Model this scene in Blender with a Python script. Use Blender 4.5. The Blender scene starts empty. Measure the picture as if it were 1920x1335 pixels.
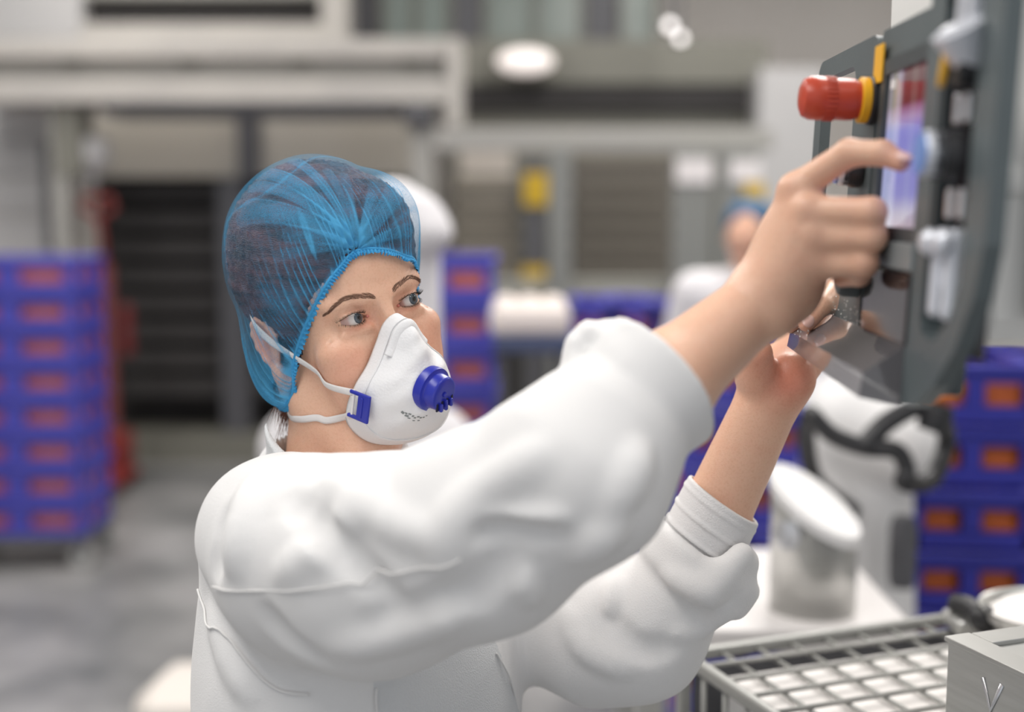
import bpy, bmesh, math, random
import numpy as np
from mathutils import Vector, Matrix

# ------------------------------------------------------------------ camera, world, light
SC = bpy.context.scene
COL = SC.collection
F_PX = 2400.0
PITCH = math.atan(286 / 2400.0)
CAM = np.array([0.0, 0.0, 1.62])
FWD = np.array([0, math.cos(PITCH), -math.sin(PITCH)])
UPV = np.array([0, math.sin(PITCH), math.cos(PITCH)])
RGT = np.array([1.0, 0, 0])
cam_d = bpy.data.cameras.new('camera')
cam_d.sensor_width = 36.0
cam_d.lens = 36.0 * F_PX / 1920.0
cam_d.clip_start = 0.05
cam_d.dof.use_dof = True
cam_d.dof.focus_distance = 1.185
cam_d.dof.aperture_fstop = 1.75
cam_o = bpy.data.objects.new('camera', cam_d)
COL.objects.link(cam_o)
cam_o.location = CAM
cam_o.rotation_euler = (math.pi / 2 - PITCH, 0, 0)
SC.camera = cam_o
SC.view_settings.view_transform = 'Standard'
SC.view_settings.look = 'None'
SC.view_settings.gamma = 1.0
SC.view_settings.use_curve_mapping = False
SC.view_settings.exposure = 0.07

wd = bpy.data.worlds.new('hall_light')
SC.world = wd
wd.use_nodes = True
wd.node_tree.nodes['Background'].inputs[0].default_value = (0.93, 0.96, 1.0, 1)
wd.node_tree.nodes['Background'].inputs[1].default_value = 0.62


def area(name, loc, size, power, col=(1, 0.97, 0.93), sy=None, aim=None):
    d = bpy.data.lights.new(name, 'AREA')
    d.energy = power
    d.color = col
    d.size = size
    if sy:
        d.shape = 'RECTANGLE'
        d.size_y = sy
    o = bpy.data.objects.new(name, d)
    o.location = loc
    if aim is not None:
        o.rotation_euler = (Vector(aim) - Vector(loc)).to_track_quat('-Z', 'Y').to_euler()
    COL.objects.link(o)
    return o


# ceiling lamp rows of the hall (their housings are built further down)
LAMPS = [(-0.9, 0.25, 3.5, 0.6, 2.4, 44), (1.3, 0.4, 3.6, 0.5, 2.2, 28), (-2.6, 3.2, 4.2, 0.5, 2.6, 85), (1.2, 3.6, 4.2, 0.5, 2.6, 85),
         (-2.6, 6.6, 4.4, 0.5, 2.6, 95), (1.4, 6.6, 4.4, 0.5, 2.6, 95), (4.8, 5.0, 4.4, 0.5, 2.6, 90)]
for (lx, ly, lz, sx, sy, pw) in LAMPS:
    area('lamp_light', (lx, ly, lz), sx, pw, sy=sy)


def P(x, y, d):
    """world point of a spot measured at (x, y) in the photo and d metres away along the lens axis"""
    return CAM + FWD * d + RGT * ((x - 960) * d / F_PX) - UPV * ((y - 667.5) * d / F_PX)


# ------------------------------------------------------------------ scene helpers
def link(o, parent=None, loc=None):
    COL.objects.link(o)
    if parent is not None:
        o.parent = parent
    if loc is not None:
        o.location = loc
    return o


def tag(o, label=None, cat=None, group=None, kind=None):
    if label: o['label'] = label
    if cat: o['category'] = cat
    if group: o['group'] = group
    if kind: o['kind'] = kind
    return o


def thing(name, label, cat, loc=(0, 0, 0), rz=0.0, group=None):
    o = bpy.data.objects.new(name, None)
    o.empty_display_size = 0.05
    o.location = loc
    o.rotation_euler = (0, 0, rz)
    COL.objects.link(o)
    return tag(o, label, cat, group)


def mesh_obj(name, verts, faces, mat=None, parent=None, smooth=False, attrs=None, wl=None):
    """one mesh object; wl: world-space vertices given although the parent is moved"""
    me = bpy.data.meshes.new(name)
    v = np.asarray(verts, dtype=np.float64)
    if wl is not None:
        v = v - np.asarray(wl)
    if isinstance(faces, np.ndarray):
        n, k = faces.shape
        me.vertices.add(len(v))
        me.vertices.foreach_set('co', v.astype(np.float32).ravel())
        me.loops.add(n * k)
        me.loops.foreach_set('vertex_index', faces.astype(np.int32).ravel())
        me.polygons.add(n)
        me.polygons.foreach_set('loop_start', np.arange(0, n * k, k, dtype=np.int32))
        me.update(calc_edges=True)
        me.validate()
    else:
        me.from_pydata([tuple(x) for x in v], [], [tuple(int(i) for i in f) for f in faces])
        me.update()
    if smooth:
        me.polygons.foreach_set('use_smooth', np.ones(len(me.polygons), dtype=bool))
    if attrs:
        for k2, val in attrs.items():
            a = me.attributes.new(k2, 'FLOAT', 'POINT')
            a.data.foreach_set('value', np.asarray(val, dtype=np.float32))
    if mat is not None:
        me.materials.append(mat)
    o = bpy.data.objects.new(name, me)
    link(o, parent)
    return o


def bm_obj(name, bm, mat=None, parent=None, smooth=False):
    me = bpy.data.meshes.new(name)
    bm.normal_update()
    bm.to_mesh(me)
    bm.free()
    if smooth:
        me.polygons.foreach_set('use_smooth', np.ones(len(me.polygons), dtype=bool))
    if mat is not None:
        me.materials.append(mat)
    o = bpy.data.objects.new(name, me)
    link(o, parent)
    return o


def box_bm(cx, cy, cz, sx, sy, sz, bev=0.0, seg=2, bm=None, rot=None):
    b = bm or bmesh.new()
    m = Matrix.Translation((cx, cy, cz))
    if rot is not None:
        m = m @ rot.to_4x4()
    r = bmesh.ops.create_cube(b, size=1.0, matrix=m @ Matrix.Diagonal((sx, sy, sz, 1)))
    if bev > 0:
        es = {e for v in r['verts'] for e in v.link_edges}
        bmesh.ops.bevel(b, geom=list(es), offset=bev, segments=seg, affect='EDGES', profile=0.5)
    return b


def box(name, c, s, mat, parent=None, bev=0.004, rot=None):
    return bm_obj(name, box_bm(*c, *s, bev=bev, rot=rot), mat, parent)


def lathe(name, prof, mat, parent=None, n=48, loc=(0, 0, 0), axis=None, smooth=True, caps=True):
    """prof: list of (radius, height)"""
    vs, fs = [], []
    for (r, h) in prof:
        for i in range(n):
            a = 2 * math.pi * i / n
            vs.append((r * math.cos(a), r * math.sin(a), h))
    for j in range(len(prof) - 1):
        for i in range(n):
            fs.append((j * n + i, j * n + (i + 1) % n, (j + 1) * n + (i + 1) % n, (j + 1) * n + i))
    if caps:
        fs.append(tuple(reversed(range(n))))
        fs.append(tuple(range((len(prof) - 1) * n, len(prof) * n)))
    vs = np.array(vs)
    if axis is not None:
        q = Vector((0, 0, 1)).rotation_difference(Vector(axis))
        vs = vs @ np.array(q.to_matrix()).T
    vs = vs + np.asarray(loc)
    o = mesh_obj(name, vs, fs, mat, parent, smooth)
    if smooth:
        try:
            o.data.set_sharp_from_angle(angle=math.radians(40))
        except Exception:
            pass
    return o


def smooth_path(pts, n, closed=False):
    p = np.asarray(pts, float)
    k = len(p)
    m = k if closed else k - 1
    out = []
    for s in np.linspace(0, m, n, endpoint=not closed):
        i = min(int(s), m - 1)
        t = s - i
        g = (lambda j: p[j % k]) if closed else (lambda j: p[min(max(j, 0), k - 1)])
        a, b, c, d = g(i - 1), g(i), g(i + 1), g(i + 2)
        out.append(0.5 * ((2 * b) + (-a + c) * t + (2 * a - 5 * b + 4 * c - d) * t * t + (-a + 3 * b - 3 * c + d) * t ** 3))
    return np.array(out)


def tube(name, path, r, mat, parent=None, n=8, closed=False, flat=None, flat_n=None, rr=None):
    """round (or flattened) tube along points; rr: radius per point"""
    p = np.asarray(path, float)
    m = len(p)
    vs = []
    ref = None
    for i in range(m):
        if closed:
            t = p[(i + 1) % m] - p[i - 1]
        else:
            t = p[min(i + 1, m - 1)] - p[max(i - 1, 0)]
        t = t / (np.linalg.norm(t) + 1e-12)
        if flat_n is not None:
            ref_i = np.asarray(flat_n[i] if np.ndim(flat_n) > 1 else flat_n, float)
        else:
            if ref is None:
                ref = np.array([0, 0, 1.0]) if abs(t[2]) < 0.9 else np.array([1.0, 0, 0])
            ref_i = ref
        a = ref_i - t * (ref_i @ t)
        a /= (np.linalg.norm(a) + 1e-12)
        if flat_n is None:
            ref = a
        b = np.cross(t, a)
        ri = rr[i] if rr is not None else r
        for k in range(n):
            an = 2 * math.pi * (k + 0.5) / n
            vs.append(p[i] + a * math.cos(an) * ri * (flat or 1.0) + b * math.sin(an) * ri)
    fs = []
    for i in range(m if closed else m - 1):
        for k in range(n):
            i2 = (i + 1) % m
            fs.append((i * n + k, i * n + (k + 1) % n, i2 * n + (k + 1) % n, i2 * n + k))
    if not closed:
        fs.append(tuple(reversed(range(n))))
        fs.append(tuple(range((m - 1) * n, m * n)))
    return mesh_obj(name, vs, fs, mat, parent, True)


def copy_tree(o, parent=None):
    c = o.copy()
    COL.objects.link(c)
    c.parent = parent
    for ch in list(o.children):
        copy_tree(ch, c)
    return c


# ------------------------------------------------------------------ materials
def new_mat(name):
    m = bpy.data.materials.new(name)
    m.use_nodes = True
    nt = m.node_tree
    return m, nt, nt.nodes['Principled BSDF']


def add_node(nt, kind, **kw):
    n = nt.nodes.new(kind)
    for k, v in kw.items():
        if k.startswith('i_'):
            n.inputs[k[2:].replace('_', ' ')].default_value = v
        else:
            setattr(n, k, v)
    return n


def mat(name, col, rough=0.5, metal=0.0, col2=None, nscale=8.0, bump=0.0, bscale=60.0, spec=0.5, stretch=None, trans=0.0, emis=None, es=1.0, coat=0.0):
    m, nt, b = new_mat(name)
    c4 = (*col, 1)
    b.inputs['Base Color'].default_value = c4
    b.inputs['Roughness'].default_value = rough
    b.inputs['Metallic'].default_value = metal
    b.inputs['Specular IOR Level'].default_value = spec
    b.inputs['Transmission Weight'].default_value = trans
    b.inputs['Coat Weight'].default_value = coat
    tc = add_node(nt, 'ShaderNodeTexCoord')
    src = tc.outputs['Object']
    if stretch:
        mp = add_node(nt, 'ShaderNodeMapping')
        mp.inputs['Scale'].default_value = stretch
        nt.links.new(src, mp.inputs['Vector'])
        src = mp.outputs[0]
    if col2 is not None:
        nz = add_node(nt, 'ShaderNodeTexNoise', i_Scale=nscale, i_Detail=5.0)
        nt.links.new(src, nz.inputs['Vector'])
        rp = add_node(nt, 'ShaderNodeValToRGB')
        rp.color_ramp.elements[0].position = 0.38
        rp.color_ramp.elements[1].position = 0.62
        rp.color_ramp.elements[0].color = c4
        rp.color_ramp.elements[1].color = (*col2, 1)
        nt.links.new(nz.outputs['Fac'], rp.inputs[0])
        nt.links.new(rp.outputs[0], b.inputs['Base Color'])
    if bump > 0:
        nb = add_node(nt, 'ShaderNodeTexNoise', i_Scale=bscale, i_Detail=4.0)
        nt.links.new(src, nb.inputs['Vector'])
        bp = add_node(nt, 'ShaderNodeBump', i_Strength=bump, i_Distance=0.01)
        nt.links.new(nb.outputs['Fac'], bp.inputs['Height'])
        nt.links.new(bp.outputs[0], b.inputs['Normal'])
    if emis is not None:
        b.inputs['Emission Color'].default_value = (*emis, 1)
        b.inputs['Emission Strength'].default_value = es
    return m
import time as _tm
TIMES = []


# ------------------------------------------------------------------ smooth distance-field modelling (for the bodies, the cloth)
def _len(v):
    return np.sqrt(np.einsum('ij,ij->i', v, v))


def cap(a, b, ra, rb):
    a = np.asarray(a, np.float32); b = np.asarray(b, np.float32)
    ab = b - a
    L2 = float(ab @ ab) + 1e-12

    def f(p):
        pa = p - a
        t = np.clip(pa @ ab / L2, 0, 1)
        return _len(pa - t[:, None] * ab) - (ra + (rb - ra) * t)
    f.bs = ((a + b) / 2, math.sqrt(L2) / 2 + max(ra, rb))
    return f


def fcap(a, b, ra, rb, nrm, flat):
    """capsule flattened along nrm (thickness = flat * radius)"""
    a = np.asarray(a, np.float32); b = np.asarray(b, np.float32)
    nrm = np.asarray(nrm, np.float32); nrm = nrm / np.linalg.norm(nrm)
    ab = b - a
    L2 = float(ab @ ab) + 1e-12

    def f(p):
        pa = p - a
        t = np.clip(pa @ ab / L2, 0, 1)
        v = pa - t[:, None] * ab
        vn = v @ nrm
        v = v + nrm * (vn * (1 / flat - 1))[:, None]
        r = ra + (rb - ra) * t
        ln = _len(v)
        # true-ish distance: shrink where the surface faces nrm
        w = np.abs(vn) / flat / (ln + 1e-9)
        return (ln - r) * (1 - w * (1 - flat))
    f.bs = ((a + b) / 2, math.sqrt(L2) / 2 + max(ra, rb))
    return f


def ell(c, r, R=None):
    c = np.asarray(c, np.float32); r = np.asarray(r, np.float32)

    def f(p):
        q = p - c
        if R is not None:
            q = q @ np.asarray(R, np.float32)
        k0 = _len(q / r)
        k1 = _len(q / (r * r))
        return k0 * (k0 - 1) / (k1 + 1e-9)
    f.bs = (c, float(r.max()))
    return f


def band(c, nrm, R, r, w, e1=None, R2=None, flare=0.0):
    """a band of cloth around an axis: ring radius R (R2 along the other axis), thickness r, half width w"""
    c = np.asarray(c, np.float32); nrm = np.asarray(nrm, np.float32); nrm = nrm / np.linalg.norm(nrm)
    e1 = np.asarray(e1 if e1 is not None else np.cross(nrm, [0, 0, 1.0]), np.float32)
    e1 = e1 - nrm * (e1 @ nrm); e1 /= np.linalg.norm(e1)
    e2 = np.cross(nrm, e1)
    R2 = R2 or R

    def f(p):
        v = p - c
        q = v @ nrm
        a = v @ e1; b = v @ e2
        s = 1 + flare * q / R
        rad = (np.sqrt((a / R) ** 2 + (b / R2) ** 2) - s) * min(R, R2)
        return np.sqrt(rad ** 2 + np.maximum(np.abs(q) - w, 0) ** 2) - r
    f.bs = (c, max(R, R2) * (1 + abs(flare) * w / R) + r + w)
    return f


class Sdf:
    def __init__(self, frame=None, sym=False):
        self.ops = []; self.frame = frame; self.sym = sym; self.post = None

    def u(self, f, k=0.01):
        self.ops.append(('u', f, k)); return self

    def s(self, f, k=0.005):
        self.ops.append(('s', f, k)); return self

    def local(self, p):
        if self.frame is not None:
            p = (p - self.frame[0].astype(np.float32)) @ self.frame[1].astype(np.float32)
        return p

    reach = None      # shapes farther than this from a batch of points are skipped

    def __call__(self, p):
        p = np.asarray(p, np.float32)
        p = self.local(p)
        q = p
        if self.sym:
            q = p.copy(); q[:, 0] = np.abs(q[:, 0])
        d = None
        if self.reach is not None:
            bl = q.min(0); bh = q.max(0)
            bc = (bl + bh) / 2; br = float(np.linalg.norm(bh - bl)) / 2
            if self.sym:
                pl = p.min(0); ph = p.max(0)
                pc = (pl + ph) / 2; pr = float(np.linalg.norm(ph - pl)) / 2
            else:
                pc, pr = bc, br
        for op, f, k in self.ops:
            if self.reach is not None and hasattr(f, 'bs'):
                c0, r0 = (pc, pr) if getattr(f, 'raw', False) else (bc, br)
                if float(np.linalg.norm(c0 - f.bs[0])) - r0 - f.bs[1] > self.reach + k:
                    continue
            e = f(p) if getattr(f, 'raw', False) else f(q)
            if d is None:
                d = e if op == 'u' else np.full(len(p), 1.0, np.float32)
                continue
            if op == 'u':
                h = np.maximum(k - np.abs(d - e), 0) / k
                d = np.minimum(d, e) - h * h * (k * 0.25)
            else:
                h = np.maximum(k - np.abs(d + e), 0) / k
                d = np.maximum(d, -e) + h * h * (k * 0.25)
        if d is None:
            d = np.full(len(p), 1.0, np.float32)
        if self.post is not None:
            near = np.abs(d) < 0.02
            if near.any():
                d = d.copy()
                d[near] = self.post(p[near], d[near])
        return d


def sdf_mesh(f, lo, hi, h, B=10, slack=1.35, newton=1):
    """surface nets over the blocks near the surface"""
    t00 = _tm.time()
    lo = np.asarray(lo, float); hi = np.asarray(hi, float)
    nb = np.maximum(np.ceil((hi - lo) / (h * B)).astype(int), 1)
    gi = np.stack(np.meshgrid(*[np.arange(n) for n in nb], indexing='ij'), -1).reshape(-1, 3)
    cen = lo + (gi + 0.5) * (B * h)
    dc = np.concatenate([f(c) for c in np.array_split(cen, max(1, len(cen) // 200000))])
    act = gi[np.abs(dc) < B * h * 0.87 * slack]
    loc = np.stack(np.meshgrid(*[np.arange(B + 1)] * 3, indexing='ij'), -1).reshape(-1, 3)
    dims = nb * B + 2
    sx, sy = dims[1] * dims[2], dims[2]
    cells, vpos, quads = [], [], []
    corner = np.array([(i, j, k) for i in (0, 1) for j in (0, 1) for k in (0, 1)])
    edges = [(a, b) for a in range(8) for b in range(8) if a < b and np.abs(corner[a] - corner[b]).sum() == 1]
    nch = max(1, len(act) // 40)
    if isinstance(f, Sdf):
        f.reach = B * h * 2.2
    # order the blocks so that every batch is compact
    big = act // 4
    act = act[np.lexsort((act[:, 2], act[:, 1], act[:, 0], big[:, 2], big[:, 1], big[:, 0]))]
    for ch in np.array_split(act, nch):
        if not len(ch):
            continue
        g = ch[:, None, :] * B + loc[None]
        v = f((lo + g * h).reshape(-1, 3)).reshape(len(ch), B + 1, B + 1, B + 1)
        neg = v < 0
        cn = sum(neg[:, c[0]:B + c[0], c[1]:B + c[1], c[2]:B + c[2]].astype(np.int8) for c in corner)
        bi, i, j, k = np.nonzero((cn > 0) & (cn < 8))
        if len(bi):
            vals = np.stack([v[bi, i + c[0], j + c[1], k + c[2]] for c in corner], 1)
            acc = np.zeros((len(bi), 3)); cnt = np.zeros(len(bi))
            for a, b in edges:
                va, vb = vals[:, a], vals[:, b]
                x = (va < 0) != (vb < 0)
                t = np.where(x, va / (va - vb + 1e-20), 0)
                pt = corner[a] + t[:, None] * (corner[b] - corner[a])
                acc += np.where(x[:, None], pt, 0); cnt += x
            base = ch[bi] * B + np.stack([i, j, k], 1)
            cells.append(base[:, 0] * sx + base[:, 1] * sy + base[:, 2])
            vpos.append(lo + (base + acc / cnt[:, None]) * h)
        for ax in range(3):
            sl0 = [slice(0, B)] * 3
            sl1 = [slice(0, B)] * 3
            sl1[ax] = slice(1, B + 1)
            a = neg[(slice(None), *sl0)]; b = neg[(slice(None), *sl1)]
            bi, i, j, k = np.nonzero(a != b)
            if not len(bi):
                continue
            fl = a[bi, i, j, k]
            base = ch[bi] * B + np.stack([i, j, k], 1)
            st = [sx, sy, 1]
            o1, o2 = [(1, 2), (2, 0), (0, 1)][ax]
            key = base[:, 0] * sx + base[:, 1] * sy + base[:, 2]
            q = np.stack([key, key - st[o1], key - st[o1] - st[o2], key - st[o2]], 1)
            q[~fl] = q[~fl][:, ::-1]
            quads.append(q)
    cells = np.concatenate(cells); vpos = np.concatenate(vpos); quads = np.concatenate(quads)
    order = np.argsort(cells); cells = cells[order]; vpos = vpos[order]
    ix = np.searchsorted(cells, quads); ix = np.clip(ix, 0, len(cells) - 1)
    ok = (cells[ix] == quads).all(1)
    faces = ix[ok][:, ::-1]
    for _ in range(newton):
        e = h * 0.5
        bk = ((vpos - lo) / (h * B * 4)).astype(int)
        od = np.lexsort((bk[:, 2], bk[:, 1], bk[:, 0]))
        for ii in np.array_split(od, max(1, len(od) // 6000)):
            vv = vpos[ii]
            d0 = f(vv)
            g = np.stack([f(vv + np.eye(3)[a] * e) - d0 for a in range(3)], 1) / e
            gl = (g * g).sum(1)
            vpos[ii] = vv - g * np.clip(d0 / np.maximum(gl, 0.2), -h, h)[:, None] * 0.9
    if isinstance(f, Sdf):
        f.reach = None
    TIMES.append((len(vpos), round(_tm.time() - t00, 2)))
    return vpos, faces


def verts_normals(v, fc):
    n = np.cross(v[fc[:, 2]] - v[fc[:, 0]], v[fc[:, 3]] - v[fc[:, 1]])
    out = np.zeros_like(v)
    for k in range(4):
        np.add.at(out, fc[:, k], n)
    return out / (np.linalg.norm(out, axis=1, keepdims=True) + 1e-12)


def join(parts):
    vs, fs, off = [], [], 0
    for v, fc in parts:
        vs.append(v); fs.append(fc + off); off += len(v)
    return np.concatenate(vs), np.concatenate(fs)


def vnoise(p, scale, seed=0):
    """smooth pseudo noise from a few rotated sines, -1..1"""
    rs = np.random.RandomState(seed)
    out = np.zeros(len(p))
    for _ in range(6):
        d = rs.normal(size=3); d /= np.linalg.norm(d)
        e = rs.normal(size=3); e /= np.linalg.norm(e)
        s = scale * rs.uniform(0.6, 1.6)
        out += np.sin(p @ d * s + rs.uniform(0, 6.28) + 1.3 * np.sin(p @ e * s * 0.7 + rs.uniform(0, 6.28)))
    return out / 6.0


# ------------------------------------------------------------------ the woman at the control panel
def rot_zxy(a, b, c):
    return np.array(Matrix.Rotation(a, 3, 'Z') @ Matrix.Rotation(b, 3, 'X') @ Matrix.Rotation(c, 3, 'Y'))


HR = rot_zxy(math.radians(-144.3), math.radians(4.2), math.radians(13.9))   # columns: her right, forward, up
HO = P(709, 581, 1.195)                                                      # midway between the eyes
H = lambda x, y, z: HO + HR @ (np.array([x, y, z]) * 0.01)
cm = lambda *a: np.array(a) * 0.01

skin_m, nt, bs = new_mat('skin')
at = add_node(nt, 'ShaderNodeAttribute', attribute_name='red')
tcs = add_node(nt, 'ShaderNodeTexCoord')
n1 = add_node(nt, 'ShaderNodeTexNoise', i_Scale=55.0, i_Detail=4.0)
n2 = add_node(nt, 'ShaderNodeTexNoise', i_Scale=420.0, i_Detail=3.0)
n3 = add_node(nt, 'ShaderNodeTexVoronoi', i_Scale=900.0)
for n_ in (n1, n2, n3):
    nt.links.new(tcs.outputs['Object'], n_.inputs['Vector'])
mx = add_node(nt, 'ShaderNodeMix', data_type='RGBA')
mx.inputs[6].default_value = (0.80, 0.495, 0.350, 1)
mx.inputs[7].default_value = (0.70, 0.27, 0.18, 1)
md = add_node(nt, 'ShaderNodeMath', operation='MULTIPLY_ADD')
nt.links.new(n1.outputs['Fac'], md.inputs[0]); md.inputs[1].default_value = 0.5
nt.links.new(at.outputs['Fac'], md.inputs[2])
ms = add_node(nt, 'ShaderNodeMath', operation='SUBTRACT', use_clamp=True)
nt.links.new(md.outputs[0], ms.inputs[0]); ms.inputs[1].default_value = 0.22
nt.links.new(ms.outputs[0], mx.inputs[0])
mx2 = add_node(nt, 'ShaderNodeMix', data_type='RGBA', blend_type='MULTIPLY')
rp = add_node(nt, 'ShaderNodeValToRGB')
rp.color_ramp.elements[0].position = 0.30; rp.color_ramp.elements[0].color = (0.93, 0.88, 0.85, 1)
rp.color_ramp.elements[1].position = 0.52; rp.color_ramp.elements[1].color = (1, 1, 1, 1)
nt.links.new(n2.outputs['Fac'], rp.inputs[0])
mx2.inputs[0].default_value = 0.8
nt.links.new(mx.outputs[2], mx2.inputs[6]); nt.links.new(rp.outputs[0], mx2.inputs[7])
nt.links.new(mx2.outputs[2], bs.inputs['Base Color'])
bs.inputs['Roughness'].default_value = 0.39
bs.inputs['Specular IOR Level'].default_value = 0.45
bs.inputs['Subsurface Weight'].default_value = 0.14
bs.inputs['Subsurface Radius'].default_value = (1.0, 0.35, 0.2)
bs.inputs['Subsurface Scale'].default_value = 0.006
bp = add_node(nt, 'ShaderNodeBump', i_Strength=0.12, i_Distance=0.002)
nt.links.new(n3.outputs['Distance'], bp.inputs['Height'])
nt.links.new(bp.outputs[0], bs.inputs['Normal'])

cloth_m = mat('white_cotton', (0.80, 0.79, 0.785), 0.85, bump=0.25, bscale=900, spec=0.15)
bsd = cloth_m.node_tree.nodes['Principled BSDF']
bsd.inputs['Subsurface Weight'].default_value = 0.15
bsd.inputs['Subsurface Radius'].default_value = (1, 1, 1)
bsd.inputs['Subsurface Scale'].default_value = 0.004
bsd.inputs['Sheen Weight'].default_value = 0.2
shirt_m = mat('white_jersey', (0.70, 0.71, 0.72), 0.9, bump=0.35, bscale=700, spec=0.1)
rib_m = mat('white_knit_cuff', (0.76, 0.75, 0.75), 0.9, bump=0.3, bscale=700, spec=0.1)

# ---- head
EYE = cm(3.1, 0, 0)
ER = 0.0120
head = Sdf(frame=(HO, HR), sym=True)
head.u(ell(cm(0, -8.6, 3.6), cm(7.4, 9.2, 8.4)))
head.u(ell(cm(0, -4.5, 3.1), cm(6.6, 6.2, 6.4)), 0.015)
head.u(ell(cm(0, -3.9, -3.6), cm(6.0, 5.3, 7.6)), 0.015)
head.u(cap(cm(5.2, -7.2, -6.8), cm(1.5, -0.6, -10.4), 0.017, 0.016), 0.02)
head.u(ell(cm(0, 0.2, -10.3), cm(2.2, 1.7, 1.8)), 0.012)
head.u(ell(cm(4.5, -1.15, -2.7), cm(2.1, 1.9, 1.6)), 0.014)
head.u(ell(cm(3.6, -1.2, -5.5), cm(2.5, 2.1, 3.4)), 0.018)
head.u(cap(cm(4.6, -0.25, 1.7), cm(1.2, 0.95, 1.3), 0.0050, 0.0055), 0.016)
head.u(cap(cm(0, 0.85, 1.3), cm(0, 2.7, -3.4), 0.0075, 0.0090), 0.010)
head.u(ell(cm(0, 3.0, -4.0), cm(1.1, 1.0, 0.9)), 0.008)
head.s(ell(cm(3.15, 2.05, 0.05), cm(1.75, 1.12, 1.12)), 0.010)
head.s(ell(cm(1.45, 1.9, -0.2), cm(0.5, 0.8, 1.0)), 0.008)
head.u(ell(EYE, cm(1.34, 1.34, 1.34)), 0.0035)
head.u(cap(cm(1.9, 0.9, -1.15), cm(4.3, 0.35, -1.2), 0.0028, 0.0022), 0.006)      # lower lid fullness
head.s(cap(cm(1.75, 1.55, -1.2), cm(3.9, 1.1, -2.05), 0.0016, 0.0006), 0.004)      # tear trough crease
head.s(cap(cm(4.95, 0.35, -0.35), cm(5.9, -0.75, -0.95), 0.0008, 0.0003), 0.003)   # crow's feet
head.s(cap(cm(4.9, 0.35, -0.6), cm(5.6, -0.45, -1.55), 0.0007, 0.0003), 0.003)
head.s(cap(cm(2.0, 1.30, 0.72), cm(4.3, 0.85, 0.80), 0.0009, 0.0007), 0.003)       # upper lid crease


def lens(p):
    """almond opening of the lids"""
    x = p[:, 0] - EYE[0]; z = p[:, 2] - 0.05 * x
    zz = z + 0.0002
    x = x * 1.0
    up = np.sqrt(x ** 2 + (zz + 0.0142) ** 2) - 0.0205 + 0.0009
    lo = np.sqrt((x - 0.001) ** 2 + (zz - 0.0225) ** 2) - 0.0270
    return np.maximum(np.maximum(up, lo), 0.003 - p[:, 1])


head.s(lens, 0.0012)
# ears
head.u(ell(cm(7.4, -9.1, -1.0), cm(0.6, 1.6, 2.5)), 0.006)
ear_rim = smooth_path([cm(7.2, -7.8, -0.2), cm(7.6, -8.2, 1.0), cm(7.9, -9.5, 1.4), cm(8.0, -10.5, 0.2), cm(7.9, -10.2, -1.8), cm(7.6, -9.2, -3.3)], 9)
for i_ in range(8):
    head.u(cap(ear_rim[i_], ear_rim[i_ + 1], 0.0036, 0.0036), 0.003)
head.u(ell(cm(7.6, -8.5, -3.9), cm(0.55, 0.85, 0.95)), 0.004)
head.s(ell(cm(8.0, -9.2, -1.1), cm(0.45, 0.8, 1.5)), 0.004)
# neck
toL = lambda w: ((np.asarray(w) - HO) @ HR)
nk = toL(P(645, 925, 1.275))


def raw(f):
    f.raw = True
    return f


head.u(raw(cap(cm(0, -7.6, -4.5), nk, 0.056, 0.060)), 0.02)
head.u(raw(cap(cm(6.3, -9.0, -6.0), toL(P(700, 885, 1.20)), 0.012, 0.009)), 0.02)   # neck muscle
head.u(raw(cap(cm(2, -3.0, -9.5), toL(P(690, 900, 1.22)), 0.024, 0.022)), 0.03)
def crease(v, fc, line, depth, sig):
    """press a skin fold along a line into the side of the hand that faces it"""
    nv = verts_normals(v, fc)
    best = np.full(len(v), 9.0)
    for a_, b_ in zip(line[:-1], line[1:]):
        ab = (b_ - a_)[[0, 2]]
        pa = v[:, [0, 2]] - a_[[0, 2]]
        t = np.clip(pa @ ab / (ab @ ab), 0, 1)
        best = np.minimum(best, np.linalg.norm(pa - t[:, None] * ab, axis=1))
    near = np.linalg.norm(v - line.mean(0), axis=1) < 0.08
    m = np.where(near & (nv[:, 1] < -0.15), np.exp(-(best / sig) ** 2), 0)
    return v - nv * (m * depth)[:, None]


head_v, head_f = sdf_mesh(head, HO - 0.24, HO + np.array([0.2, 0.26, 0.16]), 0.00145)

for ln_, dp_, sg_ in (([(553, 712), (586, 762), (618, 783), (648, 800)], 0.0022, 0.0040), ([(570, 778), (608, 816), (678, 850), (720, 862)], 0.0030, 0.0030), ([(600, 802), (648, 830), (700, 842)], 0.0022, 0.0028), ([(578, 800), (625, 842), (680, 868)], 0.0018, 0.0026)):
    head_v = crease(head_v, head_f, smooth_path([P(*q, 1.195) for q in ln_], 10), dp_, sg_)

# ---- arms and hands
def jp(*a):
    return [P(*q) for q in a]


def finger(S, pts, rs, k=0.004, root_k=0.010):
    for i in range(len(pts) - 1):
        S.u(cap(pts[i], pts[i + 1], rs[i], rs[i + 1]), root_k if i == 0 else k)


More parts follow.
